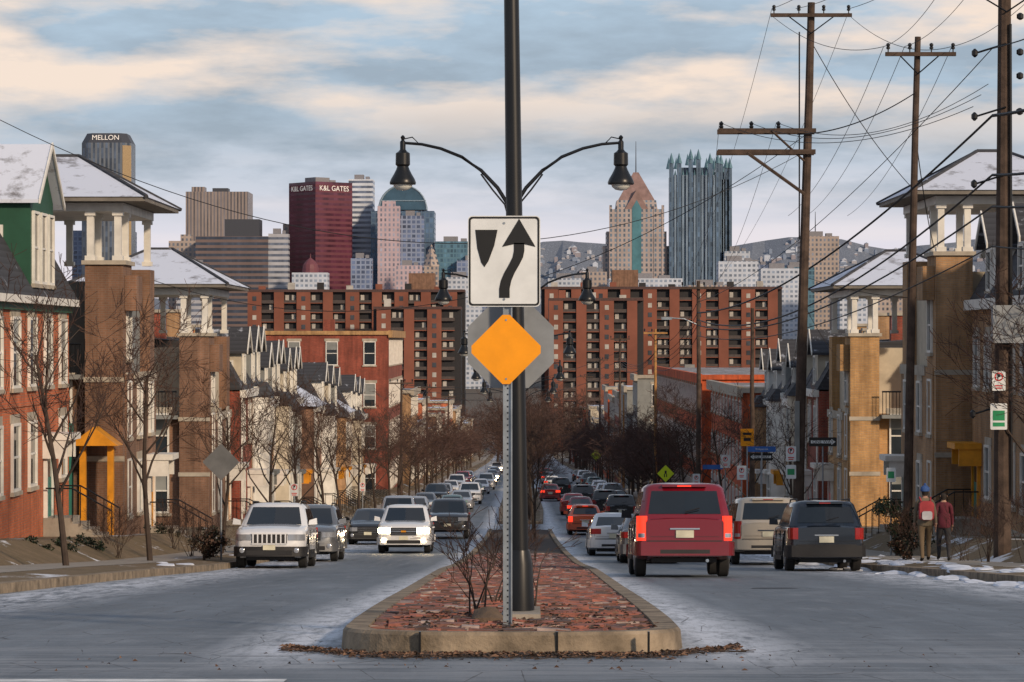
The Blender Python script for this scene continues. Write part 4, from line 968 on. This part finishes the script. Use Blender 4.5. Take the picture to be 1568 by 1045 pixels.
# ---------------------------------------------------------------- vehicles
M_tire=mat('tyre_rubber',(.018,.018,.019),.85); M_rim=mat('alloy_rim',(.38,.39,.4),.35,metal=.7); M_chrome=mat('chrome',(.6,.61,.62),.15,metal=1,var=.05)
M_plast=mat('black_plastic',(.018,.018,.02),.6); M_cg=mat('car_glass',(.008,.011,.014),.05,var=.3,ns=1,spec=.7,coat=.3); M_hl=mat('headlight_off',(.42,.45,.5),.12,metal=.5)
M_hlon=mat('headlight_on',(1,.82,.5),.2,emit=45,var=0,ecol=(1,.76,.45)); M_tl=mat('tail_lamp',(.32,.012,.01),.18,coat=.6,var=.1); M_tlon=mat('tail_lamp_lit',(.6,.02,.012),.2,emit=1.3,var=0,ecol=(1,.05,.02))
M_plate=mat('licence_plate',(.6,.58,.45),.5); M_amb=mat('amber_lamp',(.7,.25,.02),.2)
KINDS={
 'suv':dict(L=4.8,W=1.93,H=1.74,hood=1.06,cowl=1.13,belt=1.12,tail=1.10,yf0=1.05,yf1=.3,yr1=-1.95,yr0=-2.33,wb=2.88,wr=.375,cl=.27,w1=.70,sw=((.10,.36),(.385,.66),(.69,.93))),
 'bigsuv':dict(L=5.25,W=2.0,H=1.92,hood=1.16,cowl=1.22,belt=1.2,tail=1.2,yf0=1.15,yf1=.45,yr1=-2.35,yr0=-2.57,wb=3.02,wr=.40,cl=.36,w1=.76,sw=((.09,.34),(.365,.63),(.66,.95))),
 'sedan':dict(L=4.55,W=1.77,H=1.46,hood=.86,cowl=.95,belt=.94,tail=1.0,yf0=1.15,yf1=.3,yr1=-1.0,yr0=-1.75,wb=2.68,wr=.32,cl=.2,w1=.6,sw=((.14,.45),(.475,.84))),
 'hatch':dict(L=4.35,W=1.78,H=1.52,hood=.9,cowl=1.0,belt=.99,tail=.98,yf0=1.2,yf1=.35,yr1=-1.55,yr0=-2.05,wb=2.6,wr=.325,cl=.2,w1=.62,sw=((.13,.42),(.445,.72),(.75,.9))),
 'pickup':dict(L=5.7,W=2.0,H=1.88,hood=1.18,cowl=1.22,belt=1.2,tail=1.22,yf0=1.1,yf1=.45,yr1=-.75,yr0=-.9,wb=3.5,wr=.40,cl=.38,w1=.74,sw=((.12,.5),(.53,.93))),
}
def interp(P,y):
    P=sorted(P)
    if y<=P[0][0]: return P[0][1]
    for i in range(len(P)-1):
        if y<=P[i+1][0]:
            a,b_=P[i],P[i+1]; t=(y-a[0])/(b_[0]-a[0]+1e-9); return a[1]+(b_[1]-a[1])*t
    return P[-1][1]
def paintm(name,c,metal=.25,gr=.45):
    m,nt,b=newmat('paint_'+name); tc=N(nt,'ShaderNodeTexCoord').outputs['Object']
    zz_=N_z(nt,tc); g=mth(nt,'MULTIPLY',maprange(nt,zz_,.25,.85,gr,0),maprange(nt,noisen(nt,tc,2.5,5,.7),.3,.7,.3,1))
    col=mixc(nt,g,c,(.17,.165,.16)); nt.links.new(col,b.inputs['Base Color'])
    nt.links.new(maprange(nt,g,0,.6,.22,.75),b.inputs['Roughness']); b.inputs['Metallic'].default_value=metal; nt.links.new(maprange(nt,g,0,.5,.8,.05),b.inputs['Coat Weight'])
    return m
def car(name,kind,paint,x,y,front=False,lit=False,brake=False,clad=None,rails=False,slots=0):
    k=KINDS[kind]; L_,W,H=k['L'],k['W'],k['H']; h=L_/2; hw=W/2; cl=k['cl']; wr=k['wr']; m=Model(name)
    ax=(h-.92,h-.92-k['wb']); Ra=wr+.065
    zt=[(-h,k['tail']-.05),(-h+.1,k['tail']),(min(k['yr0'],-h+.15)+.05,k['tail'] if kind in('sedan','pickup') else k['belt']),(k['yr0']+.1,k['belt'] if kind!='sedan' else k['belt']+.03),(k['yf0'],k['cowl']),(h-.9,k['hood']+.05),(h-.5,k['hood']+.01),(h-.22,k['hood']-.05),(h-.06,k['hood']-.14),(h,k['hood']-.22)]
    wp=[(-h,.84),(-h+.05,.90),(-h+.18,.955),(-h+.5,.99),(-h+1.2,1),(h-1.1,1),(h-.5,.975),(h-.25,.93),(h-.08,.85),(h,.74)]
    def wf(yy): return interp(wp,yy)*hw
    ys=set([p[0] for p in zt]+[p[0] for p in wp]+[-h+.9,0,.5,-.5])
    for a in ax:
        ys-= {q for q in ys if abs(q-a)<Ra}
        for i in range(13): ys.add(a+Ra*math.cos(math.pi*i/12))
        ys.add(a+Ra+.012); ys.add(a-Ra-.012)
    ys=sorted(ys)
    def zl(yy):
        z_=cl+ (.06 if abs(yy)>h-.3 else 0)
        for a in ax:
            if abs(yy-a)<=Ra+1e-6: z_=max(z_,wr+math.sqrt(max(0,Ra*Ra-(yy-a)**2)))
        return z_
    B=m['body']; low=clad or paint
    rings=[]
    for yy in ys:
        w_=wf(yy); a=zl(yy); t=interp(zt,yy); zm=max(a+.05,min(.66,t-.2))
        prof=[(.0,a),(.86*w_,a),(.975*w_,a+.03),(.995*w_,max(a+.04,min(zm-.15,.48))),(w_,zm),(.985*w_,max(zm+.02,t-.15)),(.955*w_,t-.06),(.90*w_,t-.015),(.78*w_,t+.005),(.4*w_,t+.03),(0,t+.035)]
        rings.append([( px,yy,pz) for px,pz in prof]+[(-px,yy,pz) for px,pz in prof[-2:0:-1]])
    n=len(rings[0]); vs=[p for r_ in rings for p in r_]; fa=[];fb=[]
    for i in range(len(rings)-1):
        for j in range(n):
            f=(i*n+j,(i+1)*n+j,(i+1)*n+(j+1)%n,i*n+(j+1)%n)
            (fb if (clad and (j in (2,n-3,1,n-2))) else fa).append(f)
    fa.append(list(range(n))); fa.append([(len(rings)-1)*n+j for j in range(n)][::-1])
    B.add(vs,fa,paint)
    if fb: B.add(vs,fb,clad)
    def gring(yf,yr,w_,z_,c_,bf,br): return [(0,yf+bf,z_),(w_-c_,yf,z_),(w_,yf-c_*1.3,z_),(w_,yr+c_,z_),(w_-c_,yr,z_),(0,yr-br,z_),(-w_+c_,yr,z_),(-w_,yr+c_,z_),(-w_,yf-c_*1.3,z_),(-w_+c_,yf,z_)]
    zb=k['belt']-.03; w0=hw*.93; w1=k['w1']
    R0=gring(k['yf0'],k['yr0'],w0,zb,.12,.12,.03); R1=gring(k['yf1'],k['yr1'],w1+.04,H-.11,.10,.08,.03)
    R2=gring(k['yf1']-.10,k['yr1']+.06,w1-.03,H-.035,.12,.06,.02); R3=gring(k['yf1']-.4,k['yr1']+.3,w1-.3,H,.12,.02,.02)
    gs=[R0,R1,R2,R3]; vs=[p for r_ in gs for p in r_]; fs=[]
    for i in range(3):
        for j in range(10): fs.append((i*10+j,i*10+(j+1)%10,(i+1)*10+(j+1)%10,(i+1)*10+j))
    fs.append([30+j for j in range(10)])
    m['cabin'].add(vs,fs,paint)
    V=lambda p:Vector(p)
    def panel(a0,a1,b0,b1,s0,s1,t0,t1,off,mt,part='windows'):
        def P(s_,t_): return V(a0).lerp(V(a1),s_).lerp(V(b0).lerp(V(b1),s_),t_)
        q=[P(s0,t0),P(s1,t0),P(s1,t1),P(s0,t1)]; nn=(q[1]-q[0]).cross(q[3]-q[0]).normalized()
        ctr=sum(q,Vector())/4
        if nn.dot(ctr-Vector((0,(k['yf0']+k['yr0'])/2,1.2)))<0: nn=-nn
        m[part].add([p+nn*off for p in q],[(0,1,2,3)],mt)
    for i,j in ((0,1),(9,0)):
        s0,s1=(0,.96) if i==0 else (.04,1); panel(R0[i],R0[j],R1[i],R1[j],s0,s1,.10,.96,.008,M_cg)
    t0=.14 if kind in('sedan',) else .17
    for i,j in ((5,6),(4,5)):
        s0,s1=(0,.93) if i==5 else (.07,1); panel(R0[i],R0[j],R1[i],R1[j],s0,s1,t0,.90,.008,M_cg)
    for a,b_ in k['sw']:
        panel(R0[2],R0[3],R1[2],R1[3],a,b_,.12,.90,.008,M_cg); panel(R0[8],R0[7],R1[8],R1[7],a,b_,.12,.90,.008,M_cg)
    D=m['details']
    def wrapstrip(end,xa,yb,z0,z1,off,mt,part='details'):
        s_=1 if end=='f' else -1
        cand=[h,h-.06,h-.08,h-.18,h-.25,h-.5] if s_==1 else [h,h-.05,h-.18,h-.5]
        for sg in (-1,1):
            pts=[(xa,h)]+[(wf(s_*c_),c_) for c_ in cand if c_>=h-yb]+[(wf(s_*(h-yb)),h-yb)]
            pts=[p for i,p in enumerate(pts) if i==0 or p!=pts[i-1]]
            out_=[(px+off*(.2 if i==0 and xa==0 else .8)*(0 if px==0 else 1),py+off) for i,(px,py) in enumerate(pts)]
            vs=[];n_=len(pts)
            for (px,py),(qx,qy) in zip(out_,pts):
                vs+=[(sg*px,s_*py,z0),(sg*px,s_*py,z1),(sg*max(0,qx-.03),s_*(qy-.03),z1),(sg*max(0,qx-.03),s_*(qy-.03),z0)]
            fs=[]
            for i in range(n_-1):
                for q in range(4): a=i*4+q; c2_=i*4+(q+1)%4; fs.append((a,c2_,c2_+4,a+4))
            fs+= [(0,3,2,1),tuple((n_-1)*4+q for q in range(4))]
            m[part].add(vs,fs,mt)
    hd=k['hood']
    wrapstrip('f',0,.55,cl+.04,cl+.30,.045,low); wrapstrip('f',.50*hw,.30,hd-.33,hd-.17,.012,M_hlon if lit else M_hl,'headlights')
    D.box(-.48*hw,.48*hw,h-.05,h+.02,hd-.42,hd-.15,M_plast)
    for i in range(3 if not slots else 0): D.box(-.47*hw,.47*hw,h+.018,h+.035,hd-.38+i*.085,hd-.365+i*.085,M_chrome)
    for i in range(slots+1 if slots else 0): xx=(-.44+.88*i/slots)*hw; D.box(xx-.018,xx+.018,h,h+.035,hd-.4,hd-.17,paint)
    if slots: D.box(-.48*hw,.48*hw,h,h+.035,hd-.17,hd-.14,paint); D.box(-.48*hw,.48*hw,h,h+.035,hd-.44,hd-.405,paint)
    if lit: D.box(-.48*hw,.48*hw,h+.01,h+.045,hd-.30,hd-.26,M_chrome); D.box(-.09,.09,h+.046,h+.052,hd-.31,hd-.25,M_yell)
    D.box(-.62*hw,.62*hw,h,h+.055,cl+.08,cl+.2,M_plast); D.box(-.16,.16,h+.045,h+.062,cl+.21,cl+.34,M_plate)
    for sg in (-1,1): D.lathe([(.07,0),(.07,.05),(.05,.06)],(sg*.74*hw,h+.01,cl+.2),M_hlon if lit else M_hl,10,'y')
    wrapstrip('r',0,.5,cl+.08,cl+.36,.06,clad or paint)
    if kind=='bigsuv': tz0,tz1,tx=k['tail']-.46,k['tail']+.04,.79
    elif kind=='sedan': tz0,tz1,tx=k['tail']-.26,k['tail']-.08,.52
    else: tz0,tz1,tx=k['tail']-.32,k['tail']-.04,.72
    wrapstrip('r',tx*hw,.22,tz0,tz1,.014,M_tlon if brake else M_tl,'tail_lamps')
    if kind=='bigsuv': wrapstrip('r',tx*hw+.01,.12,tz0-.0+.06,tz0+.15,.018,M_hl,'tail_lamps')
    D.box(-.75*hw,.75*hw,-h-.062,-h,cl+.36,cl+.385,M_plast)
    D.box(-.18,.18,-h-.035,-h,k['tail']-.40,k['tail']-.25,M_plate); D.box(-.3*hw,.3*hw,-h-.03,-h,k['tail']-.235,k['tail']-.205,M_chrome)
    D.box(-.7*hw,.7*hw,-h-.012,-h,cl+.46,cl+.465,M_plast)
    for sg in (-1,1): D.box(sg*.77*hw-.005,sg*.77*hw+.005,-h-.004,-h,cl+.46,k['tail']-.08,M_plast)
    D.box(-.5*hw,.5*hw,-h-.064,-h,cl+.12,cl+.2,M_plast)
    if kind in('suv','bigsuv','hatch'):
        D.box(-.45,.45,k['yr1']-.1,k['yr1']+.1,H-.09,H-.05,paint); D.box(-.14,.14,k['yr1']-.105,k['yr1']-.09,H-.085,H-.06,M_tlon if brake else M_tl)
        D.tube([(0,k['yr0']-.05,k['belt']+.12),(.3,k['yr0']-.03,k['belt']+.2)],.012,M_plast,4)
    D.tube([(.45*hw,-h+.2,cl-.02),(.45*hw,-h-.04,cl-.02)],.035,M_chrome,8)
    if kind=='pickup': D.box(-.82*hw,.82*hw,-h+.12,k['yr0']-.12,k['tail']-.02,k['tail']+.045,M_plast)
    for sg in (-1,1):
        D.hexa([(sg*(hw-.06),k['yf0']-.42,k['belt']+.02),(sg*(hw+.17),k['yf0']-.44,k['belt']+.03),(sg*(hw+.17),k['yf0']-.32,k['belt']+.03),(sg*(hw-.06),k['yf0']-.28,k['belt']+.02)],
               [(sg*(hw-.04),k['yf0']-.42,k['belt']+.15),(sg*(hw+.16),k['yf0']-.44,k['belt']+.2),(sg*(hw+.15),k['yf0']-.35,k['belt']+.2),(sg*(hw-.04),k['yf0']-.30,k['belt']+.14)],paint if kind!='bigsuv' else M_plast)
        for yy in (k['yf0']-.35,(k['yf0']+k['yr0'])/2+.15,k['yr0']+.75 if kind!='pickup' else k['yr0']+.1):
            D.box(sg*(hw*.93),sg*(hw+.004),yy-.006,yy+.006,cl+.12,k['belt']-.12,M_plast)
        for yy in ((k['yf0']+k['yr0'])/2+.32,k['yr0']+.95): D.box(sg*hw*.97,sg*(hw+.025),yy-.09,yy+.09,k['belt']-.24,k['belt']-.20,M_chrome if kind=='bigsuv' else paint)
        D.box(sg*hw*.95,sg*(hw+.015),ax[1]+Ra+.05,ax[0]-Ra-.05,cl+.0,cl+.09,low if clad else M_plast)
        if rails: D.tube([(sg*(w1-.05),k['yf1']-.2,H-.04),(sg*(w1-.05),k['yf1']-.3,H+.03),(sg*(w1-.05),k['yr1']+.35,H+.03),(sg*(w1-.05),k['yr1']+.25,H-.04)],.02,M_plast,6)
    m['underbody'].box(-.66*hw,.66*hw,-h+.3,h-.3,cl-.06,min(.8,k['belt']-.25),M_plast)
    Wm=m['wheels']
    for a in ax:
        for sg in (-1,1):
            xo=sg*(hw-.035); xi=sg*(hw-.26); dx=(xi-xo)
            Wm.lathe([(wr*.62,.0),(wr*.9,-.0*dx),(wr,dx*.12),(wr,dx*.88),(wr*.9,dx),(wr*.5,dx)],(xo,a,wr),M_tire,22,'x')
            Wm.lathe([(.05,.012*sg),(wr*.60,.012*sg),(wr*.64,.004*sg)],(xo,a,wr),M_plast,20,'x')
            for q in range(5):
                an=q*2*math.pi/5+.3; c_,s_=math.cos(an),math.sin(an)
                P=[(xo+sg*.018,a+c_*r_-s_*t_,wr+s_*r_+c_*t_) for r_,t_ in ((.03,-.03),(wr*.62,-.055),(wr*.62,.055),(.03,.03))]
                Wm.prism(P,(-sg*.02,0,0),M_rim)
            Wm.lathe([(wr*.66,0),(wr*.66,sg*.012),(wr*.59,sg*.014),(wr*.57,0)],(xo,a,wr),M_rim,22,'x')
            Wm.lathe([(.07,0),(.06,sg*.03),(.01,sg*.032)],(xo,a,wr),M_rim,10,'x')
    cy=y+h
    Mx=Matrix.Translation((x,cy,G(cy)+.006))@Matrix.Rotation(math.atan(slope(cy)),4,'X')@Matrix.Rotation(math.pi if front else 0,4,'Z')
    m.build(Mx,smooth=True)
c_white=paintm('white',(.70,.72,.75),0); c_dk=paintm('charcoal',(.025,.028,.034)); c_navy=paintm('dark_blue',(.010,.017,.030),gr=.25); c_red=paintm('deep_red',(.17,.003,.012),.1,gr=.12); c_silver=paintm('silver',(.40,.42,.45),.5)
c_gray=paintm('grey',(.14,.15,.165),.4); c_orange=paintm('orange',(.72,.10,.015),.1); c_red2=paintm('bright_red',(.38,.015,.012),.1); c_tan=paintm('champagne',(.46,.41,.34),.2); c_green=paintm('teal_grey',(.10,.18,.18),.4); c_blk=paintm('black',(.010,.011,.013))
car('parked_suv','suv',c_white,-6.62,74.5,True,slots=7,clad=M_plast,rails=True)
car('parked_suv','suv',c_gray,-6.55,86,True,rails=True)
car('parked_car','hatch',c_blk,-6.5,120,True)
car('moving_suv','suv',c_white,-4.2,101,True,lit=True,rails=True,clad=None)
car('moving_pickup_truck','pickup',c_dk,-3.5,134,True,lit=False)
car('parked_pickup_truck','pickup',c_silver,-6.6,150,True)
for kd,c_,x,y in (('sedan',c_green,-4.6,185),('hatch',c_silver,-6.6,175),('sedan',c_silver,-4.4,205),('suv',c_white,-4.2,228),('sedan',c_gray,-6.7,195),('sedan',c_green,-4.3,250),('suv',c_blk,-6.7,220),('sedan',c_white,-4,275),('hatch',c_silver,-6.7,240),('suv',c_silver,-3.8,300),('sedan',c_white,-6.7,265),('sedan',c_blk,-3.8,330),('suv',c_white,-6.7,290),('sedan',c_silver,-3.8,365),('suv',c_red2,-6.7,320),('sedan',c_white,-3.9,400),('sedan',c_silver,-6.7,350),('suv',c_white,-3.9,440)):
    car('car',kd,c_,x,y,True,lit=(x>-5 and y>240 and R.random()<.4))
car('moving_suv','bigsuv',c_red,3.3,57.5,brake=True,rails=True)
car('parked_suv','suv',c_navy,7.45,69.5,clad=M_plast,rails=True)
car('parked_suv','bigsuv',c_tan,6.95,80,rails=True)
car('car','sedan',c_gray,3.75,83)
car('car','sedan',c_white,3.15,96.5)
car('car','hatch',c_orange,3.2,143,brake=True)
for kd,c_,x,y,bk in (('sedan',c_silver,7.5,101,0),('suv',c_blk,7.5,112,0),('sedan',c_gray,7.5,124,0),('hatch',c_silver,7.5,138,0),('suv',c_blk,5.9,168,0),('sedan',c_red,3.7,178,1),('sedan',c_red2,3.5,192,0),('suv',c_blk,5.6,190,0),('suv',c_dk,4.6,215,0),('sedan',c_red2,2.4,240,1),('sedan',c_blk,6.9,205,0),('suv',c_silver,7.2,225,0),('sedan',c_white,7.2,245,0),('suv',c_blk,3.6,262,0),('sedan',c_white,7.3,265,0),('hatch',c_green,7.3,285,0),('sedan',c_white,3.2,300,1),('suv',c_gray,7.3,305,0),('sedan',c_silver,3.2,340,1),('suv',c_white,7.3,330,0),('sedan',c_red2,3.2,385,1),('sedan',c_blk,7.3,360,0)):
    car('car',kd,c_,x,y,brake=bool(bk))

# ---------------------------------------------------------------- pedestrians
M_skin=mat('skin',(.35,.2,.14),.6); M_hair=mat('hair_dark',(.02,.015,.012),.8)
def person(x,y,sc_,jacket,trouser,pack=None,hat=None,ph=1,head=0):
    J=[((0,0,.95),.13),((0,0,1.12),.125),((0,.01,1.33),.15),((0,0,1.46),.09),((0,.01,1.54),.052),((0,.02,1.60),.075),((0,.025,1.67),.088),((0,.015,1.745),.07)]
    E=[(i,i+1) for i in range(7)]
    def add(p,r,par): J.append((p,r)); E.append((par,len(J)-1)); return len(J)-1
    for s in (-1,1):
        a=s*ph
        k=add((s*.17,0,1.43),.065,3); k=add((s*.225,-.05*a,1.16),.05,k); k=add((s*.235,-.02+.12*-a,.93),.036,k); add((s*.235,.0-.14*a,.86),.034,k)
        k=add((s*.095,0,.88),.105,0); k=add((s*.10,.14*a+.03,.49),.068,k); k=add((s*.10,.20*a-.06,.10),.045,k); add((s*.11,.20*a+.1,.045),.04,k)
    me=bpy.data.meshes.new('body'); me.from_pydata([j[0] for j in J],E,[]); o=bpy.data.objects.new('tmp',me); sc.collection.objects.link(o)
    md=o.modifiers.new('s','SKIN')
    for i,j in enumerate(J): me.skin_vertices[0].data[i].radius=(j[1],j[1]*(.8 if i in (1,2) else 1))
    me.skin_vertices[0].data[0].use_root=True
    s2=o.modifiers.new('u','SUBSURF'); s2.levels=2; s2.render_levels=2
    dg=bpy.context.evaluated_depsgraph_get(); me2=bpy.data.meshes.new_from_object(o.evaluated_get(dg)); bpy.data.objects.remove(o)
    me2.materials.clear()
    for q in (jacket,trouser,M_skin,M_hair,M_plast): me2.materials.append(q)
    for p in me2.polygons:
        c=p.center; p.use_smooth=True
        if c.z>1.52: p.material_index=2 if (c.y>.03 and c.z<1.72) or c.z<1.57 else 3
        elif c.z<.12: p.material_index=4
        elif abs(c.x)>.19 and c.z<.93: p.material_index=2
        elif c.z<.9: p.material_index=1
    e=bpy.data.objects.new('pedestrian',None); sc.collection.objects.link(e)
    bo=bpy.data.objects.new('body',me2); sc.collection.objects.link(bo); bo.parent=e
    f=MB()
    f.tube([(0,.11,1.68),(0,.135,1.655),(0,.12,1.645)],[.01,.016,.01],M_skin,6)
    for s in (-1,1):
        f.lathe([(.008,-.006),(.026,0),(.02,.008)],(s*.088,.015,1.665),M_skin,8,'x'); f.lathe([(.012,0),(.004,.006)],(s*.033,.105,1.69),M_hair,8,'y')
        hy=.0-.14*s*ph
        for q in range(4):
            yy=hy-.03+q*.02; f.tube([(s*.235,yy,.845),(s*.235,yy+.008,.80),(s*.222,yy+.018,.765-(.01 if q in(1,2) else 0))],[.010,.009,.007],M_skin,6)
        f.tube([(s*.23,hy+.035,.87),(s*.22,hy+.055,.835),(s*.215,hy+.055,.81)],[.011,.010,.008],M_skin,6)
    f.box(-.025,.025,.1,.108,1.615,1.622,mat('lips',(.25,.08,.07),.6)); f.obj('face_and_hands',e,True)
    f=MB(); f.lathe([(.17,0),(.185,.03),(.18,.2),(.165,.36)],(0,0,.86),jacket,16); fo=f.obj('jacket_hem',e,True); fo.scale=(1,.85,1)
    if pack:
        f=MB()
        P=rrect(.34,.5,.1); f.prism([(p[0],-.31,1.23+p[1]*.9) for p in P],(0,.2,0),pack); P=rrect(.24,.2,.05); f.prism([(p[0],-.36,1.12+p[1]) for p in P],(0,.05,0),mat('pack_pocket',(.5,.5,.52),.8))
        for s in (-1,1): f.tube([(s*.11,-.12,1.45),(s*.13,.0,1.53),(s*.12,.13,1.40),(s*.13,.12,1.15),(s*.15,-.1,1.03)],.02,pack,5)
        f.obj('backpack',e)
    if hat:
        f=MB(); f.lathe([(.108,0),(.112,.04),(.10,.09),(.06,.13),(.012,.145)],(0,.012,1.675),hat,14); f.lathe([(.03,0),(.035,.03),(.01,.06)],(0,.012,1.81),hat,8); f.obj('knit_hat',e,True)
    e.location=(x,y,G(y)+.235); e.scale=(sc_,)*3; return e
person(9.85,69.5,1.03,mat('coat_olive',(.16,.13,.09),.85),mat('trousers_khaki',(.14,.10,.06),.85),pack=mat('pack_red',(.40,.05,.06),.8),hat=mat('hat_blue',(.04,.09,.25),.9))
person(10.6,71.5,.98,mat('coat_maroon',(.10,.015,.028),.85),mat('trousers_dark',(.03,.03,.035),.85),hat=None,ph=-1)
person(9.95,178,1,mat('coat_black',(.02,.02,.025),.85),mat('trousers_dark',(.03,.03,.035),.85)); person(9.9,152,1,mat('coat_maroon',(.10,.015,.028),.85),mat('trousers_dark',(.03,.03,.035),.85))
print('objects',len(bpy.data.objects))
